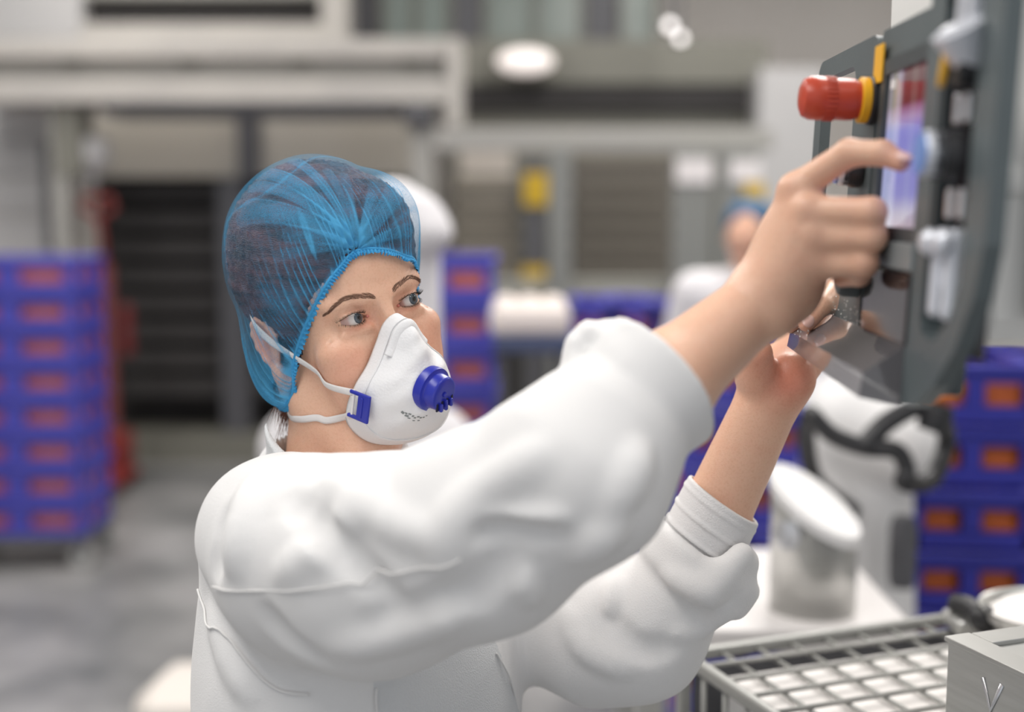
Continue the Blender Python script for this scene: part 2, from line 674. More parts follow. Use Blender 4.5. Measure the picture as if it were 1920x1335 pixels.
RA = Sdf()      # her right arm (nearer the camera)
eR, wR = P(1080, 862, 0.95), P(1432, 560, 1.02)
shR = P(530, 1005, 1.135)
mR = eR + (wR - eR) * 0.42
RA.u(cap(shR, eR, 0.040, 0.036))
RA.u(cap(eR, mR, 0.038, 0.0375), 0.02)
RA.u(fcap(mR, wR, 0.0375, 0.0265, (0.35, -0.85, 0.35), 0.92), 0.02)
mcR = jp((1490, 356, 0.998), (1514, 396, 0.988), (1526, 444, 0.988), (1528, 494, 0.996))
for q, r_ in zip(mcR, (0.0118, 0.0122, 0.0118, 0.0112)):
    RA.u(cap(wR + (q - wR) * 0.12, q, 0.0175, r_), 0.022)
RA.u(ell(P(1488, 536, 1.020), (0.023, 0.019, 0.026)), 0.018)             # heel of the hand
RA.u(ell(P(1480, 470, 1.015), (0.026, 0.016, 0.032)), 0.016)
fR = [jp((1490, 356, 0.998), (1592, 287, 0.968), (1655, 287, 0.948), (1689, 304, 0.938)),
      jp((1514, 396, 0.988), (1634, 398, 0.958), (1622, 420, 0.985), (1575, 425, 1.002)),
      jp((1526, 444, 0.988), (1636, 445, 0.962), (1622, 468, 0.988), (1578, 470, 1.004)),
      jp((1528, 494, 0.996), (1620, 494, 0.972), (1611, 515, 0.992), (1578, 522, 1.008))]
RR = [(0.0122, 0.0105, 0.0092, 0.0072), (0.0120, 0.0112, 0.0095, 0.0078), (0.0118, 0.0106, 0.0092, 0.0076), (0.0112, 0.0104, 0.0088, 0.0072)]
for pts_, rs_ in zip(fR, RR):
    finger(RA, pts_, rs_, 0.004, 0.008)
finger(RA, jp((1470, 515, 1.035), (1540, 470, 1.040), (1608, 448, 1.015), (1650, 441, 0.985)), (0.016, 0.0125, 0.0108, 0.0085), 0.005, 0.014)
for q in mcR:                                                             # knuckles and tendons
    RA.u(ell(q + np.array([-0.003, -0.0075, 0.002]), (0.0075, 0.006, 0.0075)), 0.007)
    t0 = q + np.array([-0.004, -0.0085, 0.001]); t1 = wR + np.array([0.0, -0.022, 0.004]) + (q - wR) * 0.25
    RA.u(cap(t0, t1, 0.0022, 0.0015), 0.006)
RA.u(ell(P(1452, 598, 1.005), (0.012, 0.010, 0.012)), 0.016)             # wrist bone
ra_v, ra_f = sdf_mesh(RA, P(1000, 1000, 1.0) - np.array([0.30, 0.14, 0.10]), P(1720, 230, 0.96) + np.array([0.02, 0.20, 0.03]), 0.0017)

LA = Sdf()      # her left arm
eL, wL = P(1225, 1215, 1.285), P(1440, 752, 1.245)
shL = P(860, 985, 1.40)
LA.u(cap(shL, eL, 0.045, 0.040))
mL = eL + (wL - eL) * 0.45
LA.u(cap(eL, mL, 0.040, 0.0375), 0.02)
LA.u(fcap(mL, wL, 0.0365, 0.0315, (0.2, -0.95, 0.1), 0.78), 0.02)
LA.u(ell(P(1483, 712, 1.235), (0.023, 0.016, 0.025)), 0.012)              # hypothenar
LA.u(cap(P(1480, 720, 1.24), P(1548, 640, 1.285), 0.0175, 0.014), 0.012)
LA.u(cap(P(1420, 712, 1.230), P(1416, 664, 1.214), 0.0185, 0.0165), 0.008)   # thenar
LA.u(cap(P(1440, 735, 1.25), P(1500, 615, 1.305), 0.020, 0.013), 0.020)
LA.u(cap(P(1450, 735, 1.25), P(1530, 615, 1.305), 0.020, 0.013), 0.020)
fL = [jp((1532, 628, 1.300), (1578, 529, 1.200), (1541, 572, 1.152), (1513, 606, 1.142)),
      jp((1520, 635, 1.305), (1550, 542, 1.240), (1507, 586, 1.195), (1485, 609, 1.187)),
      jp((1540, 645, 1.310), (1592, 575, 1.330), (1618, 545, 1.300), (1618, 530, 1.295)),
      jp((1552, 662, 1.305), (1600, 615, 1.325), (1625, 590, 1.310), (1628, 580, 1.305))]
RL = [(0.0125, 0.0105, 0.0092, 0.0078), (0.0125, 0.0105, 0.0095, 0.0080), (0.0120, 0.0105, 0.0090, 0.008), (0.0105, 0.009, 0.008, 0.007)]
for pts_, rs_ in zip(fL, RL):
    finger(LA, pts_, rs_, 0.003, 0.010)
finger(LA, jp((1410, 690, 1.232), (1402, 640, 1.222), (1432, 598, 1.215), (1462, 590, 1.215)), (0.0165, 0.0135, 0.0115, 0.0090), 0.005, 0.012)
la_v, la_f = sdf_mesh(LA, P(860, 1330, 1.3) - np.array([0.08, 0.12, 0.04]), P(1640, 500, 1.3) + np.array([0.03, 0.16, 0.04]), 0.0017)



la_v = crease(la_v, la_f, smooth_path([P(1462, 660, 1.225), P(1455, 690, 1.222), P(1432, 714, 1.222), P(1400, 726, 1.228)], 9), 0.0060, 0.0042)
la_v = crease(la_v, la_f, smooth_path([P(1408, 738, 1.222), P(1432, 752, 1.218), P(1462, 772, 1.214), P(1492, 770, 1.222)], 9), 0.0022, 0.0024)
for dy_ in (-22, -12, 6):
    la_v = crease(la_v, la_f, smooth_path([P(1392, 716 + dy_, 1.222), P(1415, 722 + dy_, 1.22), P(1436, 712 + dy_, 1.22)], 6), 0.0007, 0.0012)

# ---- trunk and legs under the clothes
TO = P(700, 1150, 1.26)
ft = np.array([0.866, -0.5, 0.0]); rt = np.array([-0.5, -0.866, 0.0])
TR = np.stack([rt, ft, [0, 0, 1.0]], 1)
T = lambda x, y, z: np.array([TO[0], TO[1], 0]) + TR @ np.array([x, y, z])
trunk = Sdf()
neck_b = P(645, 925, 1.275)
trunk.u(cap(P(640, 880, 1.265), neck_b, 0.050, 0.06))
trunk.u(cap(P(545, 1030, 1.15), P(840, 1030, 1.39), 0.045, 0.045), 0.03)
trunk.u(ell(T(0, 0.0, 1.16), (0.145, 0.105, 0.20), TR), 0.06)
trunk.u(ell(T(0, 0.0, 0.92), (0.145, 0.105, 0.16), TR), 0.06)
for s_ in (-1, 1):
    trunk.u(cap(T(0.085 * s_, 0, 0.86), T(0.09 * s_, 0.0, 0.46), 0.085, 0.055), 0.04)
    trunk.u(cap(T(0.09 * s_, 0, 0.46), T(0.09 * s_, -0.01, 0.10), 0.052, 0.038), 0.02)
tk_v, tk_f = sdf_mesh(trunk, T(0, 0, 0) - np.array([0.34, 0.34, -0.05]), T(0, 0, 0) + np.array([0.36, 0.36, 1.52]), 0.008)

person = thing('person', 'woman in white coat, blue hair net and white respirator reaching for the control panel', 'person', (TO[0], TO[1], 0))
body_v, body_f = join([(head_v, head_f), (ra_v, ra_f), (la_v, la_f), (tk_v, tk_f)])


def redness(v):
    q = (v - HO) @ HR * 100
    ax = np.abs(q[:, 0])
    g = lambda c, s: np.exp(-(((np.stack([ax, q[:, 1], q[:, 2]], 1) - np.array(c)) / np.array(s)) ** 2).sum(1))
    r = 0.45 * g((4.2, 0, -4.2), (2.5, 3, 2.2)) + 0.5 * g((0, 3, -4), (1.4, 2, 2)) + 0.45 * g((1.7, 1.2, -.2), (0.6, 1, .6))
    r += 0.5 * g((3.1, 1.2, -0.75), (1.5, .6, .35)) + 0.3 * g((3.1, 1.2, 0.7), (1.6, .8, .5)) + 0.45 * g((7.8, -9.5, -1.5), (1.3, 2.3, 3.2))
    r += 0.25 * g((0, -2, -12), (6, 5, 3))
    for q_ in mcR:
        r += 0.30 * np.exp(-((v - q_) ** 2).sum(1) / 0.013 ** 2)
    for pts_ in fR + fL:
        r += 0.5 * np.exp(-((v - pts_[-1]) ** 2).sum(1) / 0.012 ** 2)
        r += 0.15 * np.exp(-((v - pts_[1]) ** 2).sum(1) / 0.012 ** 2)
    r += 1.0 * np.exp(-((v - P(1488, 712, 1.215)) ** 2).sum(1) / 0.032 ** 2)
    r += 0.45 * np.exp(-((v - P(1425, 670, 1.205)) ** 2).sum(1) / 0.020 ** 2)
    r += 0.35 * np.exp(-((v - P(1530, 640, 1.25)) ** 2).sum(1) / 0.035 ** 2)
    return r


body = mesh_obj('body', body_v, body_f, skin_m, person, True, {'red': redness(body_v)}, wl=person.location)


def local_mesh(name, v, fc, m, parent=person, **kw):
    return mesh_obj(name, v, fc, m, parent, True, wl=person.location, **kw)

# ---- eyes
eye_m, nt, bs = new_mat('eye')
at = add_node(nt, 'ShaderNodeAttribute', attribute_name='ang')
rp = add_node(nt, 'ShaderNodeValToRGB')
cr = rp.color_ramp
cr.elements[0].position = 0.0; cr.elements[0].color = (0.004, 0.004, 0.005, 1)
cr.elements[1].position = 1.0; cr.elements[1].color = (0.55, 0.36, 0.32, 1)
for pos, c_ in ((0.135, (0.004, 0.004, 0.005)), (0.15, (0.045, 0.05, 0.05)), (0.30, (0.085, 0.11, 0.135)), (0.39, (0.05, 0.07, 0.09)), (0.425, (0.02, 0.028, 0.04)), (0.47, (0.60, 0.58, 0.56)), (0.8, (0.62, 0.54, 0.51))):
    e_ = cr.elements.new(pos); e_.color = (*c_, 1)
nt.links.new(at.outputs['Fac'], rp.inputs[0]); nt.links.new(rp.outputs[0], bs.inputs['Base Color'])
bs.inputs['Roughness'].default_value = 0.06
bs.inputs['Coat Weight'].default_value = 0.4
lash_m = mat('lash_hair', (0.012, 0.008, 0.006), 0.6)
brow_m = mat('brow_hair', (0.24, 0.13, 0.085), 0.7)
caruncle_m = mat('eye_corner', (0.60, 0.22, 0.18), 0.3)
gaze_t = P(1690, 300, 0.95)


def sphere_grid(nu, nv):
    vs, fs = [], []
    for j in range(nv + 1):
        th = math.pi * j / nv
        for i in range(nu):
            ph = 2 * math.pi * i / nu
            vs.append((math.sin(th) * math.cos(ph), math.sin(th) * math.sin(ph), math.cos(th)))
    for j in range(nv):
        for i in range(nu):
            fs.append((j * nu + i, (j + 1) * nu + i, (j + 1) * nu + (i + 1) % nu, j * nu + (i + 1) % nu))
    return np.array(vs), np.array(fs)


def strands(name, roots, dirs, lens_, r0, m, bend):
    vs, fs = [], []
    for ro, di, L, bd in zip(roots, dirs, lens_, bend):
        di = di / np.linalg.norm(di)
        a = np.cross(di, [0.3, 0.5, 0.8]); a /= np.linalg.norm(a)
        b = np.cross(di, a)
        o = len(vs)
        for s in (0, 0.5, 1.0):
            c = ro + di * L * s + bd * s * s
            rr_ = r0 * (1 - s * 0.85)
            for k in range(3):
                an = 2.0944 * k
                vs.append(c + (a * math.cos(an) + b * math.sin(an)) * rr_)
        for s in range(2):
            for k in range(3):
                fs.append((o + s * 3 + k, o + s * 3 + (k + 1) % 3, o + s * 3 + 3 + (k + 1) % 3, o + s * 3 + 3 + k))
    return mesh_obj(name, np.array(vs), fs, m, person, True, wl=person.location)


def grad_head(w, e=8e-4):
    d0 = head(w)
    return d0, np.stack([head(w + np.eye(3)[a] * e) - d0 for a in range(3)], 1) / e


def on_head(q, n_it=6, off=0.0):
    """slide head-space points onto the skin; returns world points and skin normals"""
    w = HO + np.asarray(q, float) @ HR.T
    for _ in range(n_it):
        d0, g = grad_head(w)
        w = w - g * ((d0 - off) / np.maximum((g * g).sum(1), 0.3))[:, None]
    d0, g = grad_head(w)
    return w, g / (np.linalg.norm(g, axis=1, keepdims=True) + 1e-9)


rs_ = np.random.RandomState(4)
for sx in (1, -1):
    cw = H(3.1 * sx, 0, 0)
    g_ = gaze_t - cw; g_ /= np.linalg.norm(g_)
    g_ = g_ * 0.55 + HR[:, 1] * 0.45; g_ /= np.linalg.norm(g_)
    sv, sf = sphere_grid(64, 48)
    ang = np.arccos(np.clip(sv[:, 2], -1, 1))
    rad = ER * (1 + 0.045 * np.exp(-(ang / 0.42) ** 4))
    q_ = Vector((0, 0, 1)).rotation_difference(Vector(g_))
    wv = cw + (sv * rad[:, None]) @ np.array(q_.to_matrix()).T
    eo = local_mesh('eye', wv, sf, eye_m, attrs={'ang': ang})
    sv, sf = sphere_grid(12, 8)
    mesh_obj('eye_corner', H(1.72 * sx, 0.86, -0.10) + sv * np.array([0.0017, 0.0017, 0.0014]), sf, caruncle_m, eo, True, wl=person.location)
    ro, di, le, be = [], [], [], []
    for i in range(64):
        u_ = -1.25 + 2.65 * (i + rs_.uniform(-.3, .3)) / 63
        x_ = u_ * 0.01
        zt = math.sqrt(max(0.0205 ** 2 - x_ ** 2, 1e-9)) - 0.0147
        y_ = math.sqrt(max(0.0133 ** 2 - x_ ** 2 - zt ** 2, 1e-8))
        ro.append(HO + HR @ np.array([(EYE[0] + x_) * sx, y_ - 0.0002, zt + 0.05 * x_]))
        di.append(HR @ np.array([(0.25 + u_ * 0.45) * sx, 1.0, -0.10 + rs_.uniform(-.12, .12)]))
        le.append(0.0062 * (0.75 + 0.3 * (u_ + 1.25) / 2.6)); be.append(HR[:, 2] * 0.0035)
    for i in range(30):
        u_ = -1.0 + 2.3 * (i + rs_.uniform(-.3, .3)) / 29
        x_ = u_ * 0.01
        zt = 0.0225 - math.sqrt(max(0.0270 ** 2 - (x_ - .001) ** 2, 1e-9))
        y_ = math.sqrt(max(0.0133 ** 2 - x_ ** 2 - zt ** 2, 1e-8))
        ro.append(HO + HR @ np.array([(EYE[0] + x_) * sx, y_, zt + 0.05 * x_]))
        di.append(HR @ np.array([(0.2 + u_ * 0.5) * sx, 1.0, -0.5]))
        le.append(0.0032); be.append(-HR[:, 2] * 0.0006)
    strands('eyelashes', ro, di, le, 0.00032, lash_m, be)['kind'] = 'stuff'
    ro, di, le, be = [], [], [], []
    bc = smooth_path([cm(0.95, 2.0, 1.55), cm(2.3, 1.6, 1.95), cm(3.6, 1.1, 2.10), cm(4.7, .2, 1.55), cm(5.2, -.4, 1.15)], 60)
    qs, tg_, tp = [], [], []
    for i in range(420):
        t_ = rs_.uniform(0, 1)
        wd_ = 0.0021 * (1 - t_) ** 0.6 + 0.0005
        b0 = bc[min(int(t_ * 59), 58)]; b1 = bc[min(int(t_ * 59), 58) + 1]
        tang = b1 - b0; tang /= np.linalg.norm(tang)
        qs.append((b0 + np.array([0, 0, rs_.uniform(-1, 1) * wd_])) * np.array([sx, 1, 1]))
        tg_.append(tang * np.array([sx, 1, 1])); tp.append(t_)
    wq, gn = on_head(np.array(qs))
    for i in range(420):
        dv = HR @ (tg_[i] + np.array([0, 0, 0.5 * (1 - tp[i]) - 0.12 + rs_.uniform(-.15, .15)]))
        dv = dv - gn[i] * (dv @ gn[i]); dv /= np.linalg.norm(dv)
        ro.append(wq[i] - gn[i] * 0.0001); di.append(dv + gn[i] * 0.22)
        le.append(rs_.uniform(0.004, 0.0060)); be.append(-gn[i] * 0.0009)
    strands('eyebrow', ro, di, le, 0.00022, brow_m, be)['kind'] = 'stuff'

# ---- finger nails
nail_m = mat('finger_nail', (0.78, 0.50, 0.44), 0.22)
def nail(tip, prev, out, w_, l_):
    t_ = tip - prev; t_ /= np.linalg.norm(t_)
    o_ = out - t_ * (out @ t_); o_ /= np.linalg.norm(o_)
    s_ = np.cross(t_, o_)
    sv, sf = sphere_grid(20, 12)
    return sv[:, :1] * w_ * s_ + sv[:, 1:2] * l_ * t_ + (sv[:, 2:] * 0.0016 - (sv[:, :1] ** 2) * 0.0014) * o_, sf, o_, t_
for tip_, prev_, out_, r_ in ((fR[0][3], fR[0][2], np.array([-0.25, -0.35, 1.0]), 0.0076), (fL[0][3], fL[0][2], np.array([-0.2, -1.0, 0.15]), 0.0082), (fL[1][3], fL[1][2], np.array([-0.2, -1.0, 0.3]), 0.0082)):
    nv_, nf_, o_, t_ = nail(tip_, prev_, out_, 0.0054, 0.0066)
    local_mesh('finger_nail', tip_ + o_ * (r_ - 0.0006) + t_ * 0.0022 + nv_, nf_, nail_m)

# ---- respirator
mask_m = mat('mask_felt', (0.83, 0.83, 0.84), 0.8, bump=0.15, bscale=500, spec=0.2)
blue_m = mat('blue_plastic', (0.018, 0.028, 0.36), 0.32, bump=0.02, bscale=80)
strap_m = mat('elastic_strap', (0.82, 0.80, 0.79), 0.85, bump=0.3, bscale=1500)
print_m = mat('grey_print', (0.22, 0.24, 0.24), 0.8)
half = [(0, 2.85, -0.35), (1.15, 2.35, -0.95), (2.15, 1.75, -2.55), (3.4, 1.45, -4.2), (4.9, 1.0, -5.7), (5.75, 0.0, -7.5), (5.75, -0.9, -9.4), (4.7, -0.1, -11.4), (2.5, 1.0, -12.45), (0, 1.5, -12.7)]
loop = half + [(-0.84 * x, y, z) for (x, y, z) in reversed(half[1:-1])]
NB, NT = 160, 48
bd = smooth_path(np.array(loop) * 0.01, NB, True)
MC = cm(0, 0, -6.3)


def mask_pt(s, t, off=0.0):
    """s around the rim (0..1), t from rim (0) to the middle (1)"""
    i = s * NB
    i0 = int(math.floor(i)) % NB
    b = bd[i0] + (bd[(i0 + 1) % NB] - bd[i0]) * (i - math.floor(i))
    tt = t
    x = b[0] * (1 - tt); z = b[2] + (MC[2] - b[2]) * tt
    hgt = (1 - (1 - min(tt * 1.02, 1)) ** 2.2) ** 0.72
    y = b[1] + (0.0615 - b[1]) * hgt
    # nose ridge and a flattened front
    ridge = math.exp(-(x / 0.012) ** 2) * max(0, (z + 0.062) / 0.05) * 0.010 * math.sin(math.pi * min(t * 1.3, 1))
    y += ridge * 0.6
    dent = 0.0012 * math.sin(z * 260 + x * 90) * math.exp(-((t - 0.5) / 0.25) ** 2)
    lip = 0.0010 * math.exp(-((t - 0.085) / 0.02) ** 2)
    n = np.array([b[0], 0.01, b[2] - MC[2]]); n /= np.linalg.norm(n)
    c = np.array([x, y + dent, z])
    up_ = np.array([n[0] * (1 - hgt), hgt + 0.2, n[2] * (1 - hgt)]); up_ /= np.linalg.norm(up_)
    return c + up_ * (lip + off)


mv = []
for j in range(NT):
    t_ = (j / (NT - 1)) ** 1.25
    for i in range(NB):
        mv.append(mask_pt(i / NB, t_))
mv = np.array(mv)
mf = [(j * NB + i, j * NB + (i + 1) % NB, (j + 1) * NB + (i + 1) % NB, (j + 1) * NB + i) for j in range(NT - 1) for i in range(NB)]
mf_i = np.array(mf)
h2w = lambda q: HO + np.asarray(q) @ HR.T
# rim thickness: inner skirt
inner = np.array([mask_pt(i / NB, 0.03, -0.004) for i in range(NB)])
vi = len(mv)
mv2 = np.concatenate([mv, inner])
mf2 = np.concatenate([mf_i, np.array([(i, vi + i, vi + (i + 1) % NB, (i + 1) % NB) for i in range(NB)])])
mask_o = local_mesh('respirator', h2w(mv2), mf2[:, ::-1], mask_m)
tag(mask_o, 'white cup shaped respirator with blue valve')


def head_tube(name, pts, r, m, parent, flat=None, nrm=None, n=8, closed=False):
    o = tube(name, h2w(np.asarray(pts)) - np.array(person.location), r, m, parent, n=n, flat=flat, flat_n=nrm, closed=closed)
    return o


# nose strip: a flat band pressed over the bridge
st = [mask_pt((s_ % 1.0), 0.17, 0.0012) for s_ in np.linspace(-0.135, 0.135, 60)]
stn = [HR @ np.array([0.5 * np.sign(p_[0]) * min(abs(p_[0]) / 0.01, 1), 0.9, 0.35]) for p_ in st]
head_tube('nose_strip', st, 0.0042, mask_m, mask_o, 0.32, stn, n=10)
# stitched line along the rim
head_tube('rim_seam', [mask_pt(i / 120, 0.10, 0.0004) for i in range(120)], 0.0006, mask_m, mask_o, closed=True, n=6)
# exhalation valve
VA = np.array([-0.24, 0.90, -0.42]); VA /= np.linalg.norm(VA)
VC = cm(-0.1, 5.80, -7.55)
vax = HR @ VA
LOC = np.array(person.location)
vloc = h2w(VC) - LOC
valve = lathe('valve', [(0.0205, -0.006), (0.0210, 0.0), (0.0206, 0.0028), (0.0180, 0.0034), (0.0168, 0.0045), (0.0162, 0.0125), (0.0154, 0.0142), (0.0140, 0.0149), (0.0050, 0.0149), (0.0001, 0.0148)], blue_m, mask_o, 56, vloc, vax)
vx = HR[:, 0] - vax * (HR[:, 0] @ vax); vx /= np.linalg.norm(vx)
vz = np.cross(vax, vx); vz = vz if vz @ HR[:, 2] > 0 else -vz
VM = Matrix([[vx[i], vax[i], vz[i]] for i in range(3)])
for k_ in (-1, 0, 1):
    c_ = vloc + vx * 0.0068 * k_ - vz * 0.0105 + vax * 0.0152
    bm_obj('valve_prong', box_bm(*c_, 0.0034, 0.006, 0.0105 - abs(k_) * 0.0025, bev=0.0010, rot=VM), blue_m, valve)
dark_m = mat('dark_opening', (0.004, 0.005, 0.03), 0.6)
for k_ in (-1, 0, 1, 2):
    c_ = vloc + vx * (0.0068 * k_ - 0.0034) - vz * 0.0095 + vax * 0.0146
    bm_obj('valve_slot', box_bm(*c_, 0.0026, 0.0016, 0.008, bev=0.0004, rot=VM), dark_m, valve)
lathe('valve_boss', [(0.0026, 0.0), (0.0026, 0.0012), (0.0018, 0.0018), (0.0006, 0.0016)], blue_m, valve, 16, vloc + vax * 0.0148, vax)
# strap clips
for sx in (1, -1):
    s0 = 0.278 if sx > 0 else 1 - 0.278
    cpos = mask_pt(s0, 0.085, 0.0030) if sx > 0 else mask_pt(s0, 0.0, -0.002)
    e = 0.004
    du = mask_pt(s0 + 0.012 * sx, 0.085, 0.0030) - mask_pt(s0 - 0.012 * sx, 0.085, 0.0030); du /= np.linalg.norm(du)
    dr = mask_pt(s0, 0.17, 0.0030) - mask_pt(s0, 0.02, 0.0030)
    dr = dr - du * (du @ dr); dr /= np.linalg.norm(dr)
    nn = np.cross(du, dr); nn = nn if nn[0] * sx > 0 else -nn
    CMx = Matrix([[(HR @ dr)[i], (HR @ du)[i], (HR @ nn)[i]] for i in range(3)])
    cw = lambda a, b, c: (h2w(cpos + dr * a + du * b + nn * c) - LOC)
    clip = bm_obj('clip', box_bm(*cw(0.0055, 0, 0.0005), 0.0135, 0.0275, 0.0032, bev=0.0012, rot=CMx), blue_m, mask_o)
    for b_ in (-0.0118, 0.0118):
        bm_obj('clip_arm', box_bm(*cw(-0.0050, b_, 0.0005), 0.0120, 0.0034, 0.0034, bev=0.0010, rot=CMx), blue_m, clip)
    bm_obj('clip_bar', box_bm(*cw(0.0040, 0.0, 0.0022), 0.0030, 0.0200, 0.0020, bev=0.0008, rot=CMx), blue_m, clip)
    bm_obj('clip_pin', box_bm(*cw(-0.0065, 0, 0.0004), 0.0024, 0.0235, 0.0024, bev=0.0008, rot=CMx), strap_m, clip)
    # straps over cheek and neck
    up_pts = [cpos - dr * 0.006 - du * 0.011, cm(6.1 * sx, -1.2, -5.4), cm(6.5 * sx, -2.6, -4.3), cm(6.7 * sx, -5.0, -3.0), cm(7.4 * sx, -7.3, -1.4), cm(8.1 * sx, -8.6, 0.6), cm(7.9 * sx, -10.5, 2.2), cm(6.5 * sx, -14, 2.5)]
    lo_pts = [cpos - dr * 0.006 + du * 0.011, cm(6.1 * sx, -3.0, -9.0), cm(6.6 * sx, -5.0, -8.6), cm(6.6 * sx, -8.0, -8.6), cm(5.5 * sx, -11.0, -8.8)]
    for nm, pts_, offs in (('strap', up_pts, 0.0018), ('strap', lo_pts, 0.0016)):
        pp = smooth_path(pts_, 40)
        w_all = HO + pp @ HR.T
        d_all, g_all = grad_head(w_all, 1e-3)
        g_all = g_all / (np.linalg.norm(g_all, axis=1, keepdims=True) + 1e-9)
        ww, nrm_ = [], []
        for ii_ in range(len(pp)):
            w, g, d_ = w_all[ii_], g_all[ii_], float(d_all[ii_])
            if ii_ > 4:
                if d_ < 0.006:
                    w = w + g * (offs - d_)
            else:
                g = HR @ nn
            ww.append(w); nrm_.append(g)
        ww = smooth_path(np.array(ww)[::6], 60); nrm_ = smooth_path(np.array(nrm_)[::6], 60)
        tube(nm, ww - LOC, 0.0036, strap_m, mask_o, n=8, flat=0.22, flat_n=nrm_)
# small grey print below the valve: an emblem and two short curved lines of marks
def decal(s_, t_, w_, h_, name='print_mark'):
    c_ = mask_pt(s_, t_, 0.0003)
    a_ = mask_pt(s_ + 0.004, t_, 0.0003) - mask_pt(s_ - 0.004, t_, 0.0003); a_ /= np.linalg.norm(a_)
    b_ = mask_pt(s_, t_ + 0.01, 0.0003) - mask_pt(s_, t_ - 0.01, 0.0003); b_ /= np.linalg.norm(b_)
    n_ = np.cross(a_, b_); n_ = n_ if n_[1] > 0 else -n_
    bm = box_bm(*(h2w(c_) - LOC), w_, h_, 0.0004, bev=0.0, rot=Matrix([[(HR @ a_)[i], (HR @ b_)[i], (HR @ n_)[i]] for i in range(3)]))
    return bm_obj(name, bm, print_m, mask_o)


for (s_, t_, w_, h_) in ((0.372, 0.44, 0.0030, 0.0022), (0.384, 0.455, 0.0022, 0.0012), (0.392, 0.43, 0.0036, 0.0018), (0.398, 0.462, 0.0026, 0.0012), (0.404, 0.41, 0.0024, 0.0010), (0.412, 0.445, 0.0018, 0.0016), (0.422, 0.425, 0.0020, 0.0012),
                         (0.424, 0.385, 0.0022, 0.0008), (0.432, 0.44, 0.0024, 0.0012), (0.444, 0.425, 0.0020, 0.0012), (0.442, 0.385, 0.0022, 0.0008), (0.456, 0.425, 0.0020, 0.0010), (0.466, 0.44, 0.0016, 0.0006)):
    decal(s_, t_, w_, h_)


# ---- hair and hair net
hair_m = mat('dark_hair', (0.045, 0.028, 0.034), 0.6, col2=(0.15, 0.065, 0.07), nscale=22, stretch=(1, 1, 5), bump=0.6, bscale=250)
nape_m = mat('auburn_hair', (0.12, 0.035, 0.02), 0.55, col2=(0.22, 0.075, 0.04), nscale=120, bump=0.6, bscale=400)
hair = Sdf(frame=(HO, HR), sym=True)
hair.u(ell(cm(0, -8.9, 5.2), cm(8.65, 10.3, 9.85)))
hair.u(ell(cm(0, -6.2, 4.5), cm(6.9, 6.3, 6.3)), 0.02)
hair.u(raw(ell(cm(-3.5, -3.0, 7.6), cm(3.5, 3.2, 4.0))), 0.02)
hair.s(raw(cap(cm(0, 6.0, -6.0), cm(0, 5.0, 1.0), 0.055, 0.052)), 0.02)
hair.s(ell(cm(7.6, -5.0, -7.0), cm(3.4, 5.5, 6.2)), 0.01)
hair.s(ell(cm(7.9, -9.0, -3.0), cm(1.6, 2.6, 4.2)), 0.006)
hair.u(ell(cm(0, -13.5, -3.5), cm(5.6, 3.6, 4.5)), 0.02)

ear_room = ell(cm(8.2, -9.2, -1.3), cm(1.7, 2.7, 4.0))


def scalp(p):
    w = HO.astype(np.float32) + p @ HR.T.astype(np.float32)
    pl = (p[:, 1] - 0.010) * -0.78 + (p[:, 2] - 0.052) * 0.62
    q = p.copy(); q[:, 0] = np.abs(q[:, 0])
    d0 = np.maximum(np.maximum(head(w) - 0.0013, 0.005 - pl), 0.000 - (p[:, 2] + 0.055 + 0.2 * p[:, 1]))
    return np.maximum(d0, -ear_room(q))


hair.u(raw(scalp), 0.006)
ppost = lambda p, d: d + 0.0016 * np.sin(p[:, 0] * 900 + 6 * np.sin(p[:, 1] * 130)) * np.sin(p[:, 2] * 260 + p[:, 1] * 300)
hair.post = ppost
hv, hf = sdf_mesh(hair, HO - 0.22, HO + np.array([0.2, 0.26, 0.2]), 0.003)
hair_o = local_mesh('hair', hv, hf, hair_m)
# loose strands at the nape
ro, di, le, be = [], [], [], []
for i in range(420):
    q_ = cm(rs_.uniform(4.6, 6.9), rs_.uniform(-12.8, -8.8), rs_.uniform(-8.0, -5.8))
    ro.append(HO + HR @ q_)
    di.append(HR @ np.array([rs_.uniform(-.15, .35), rs_.uniform(-.4, .3), -1.0]))
    le.append(rs_.uniform(0.02, 0.042)); be.append(HR @ np.array([rs_.uniform(-.01, .01), rs_.uniform(-.01, .01), 0]))
strands('nape_hair', ro, di, le, 0.0006, nape_m, be)['kind'] = 'stuff'

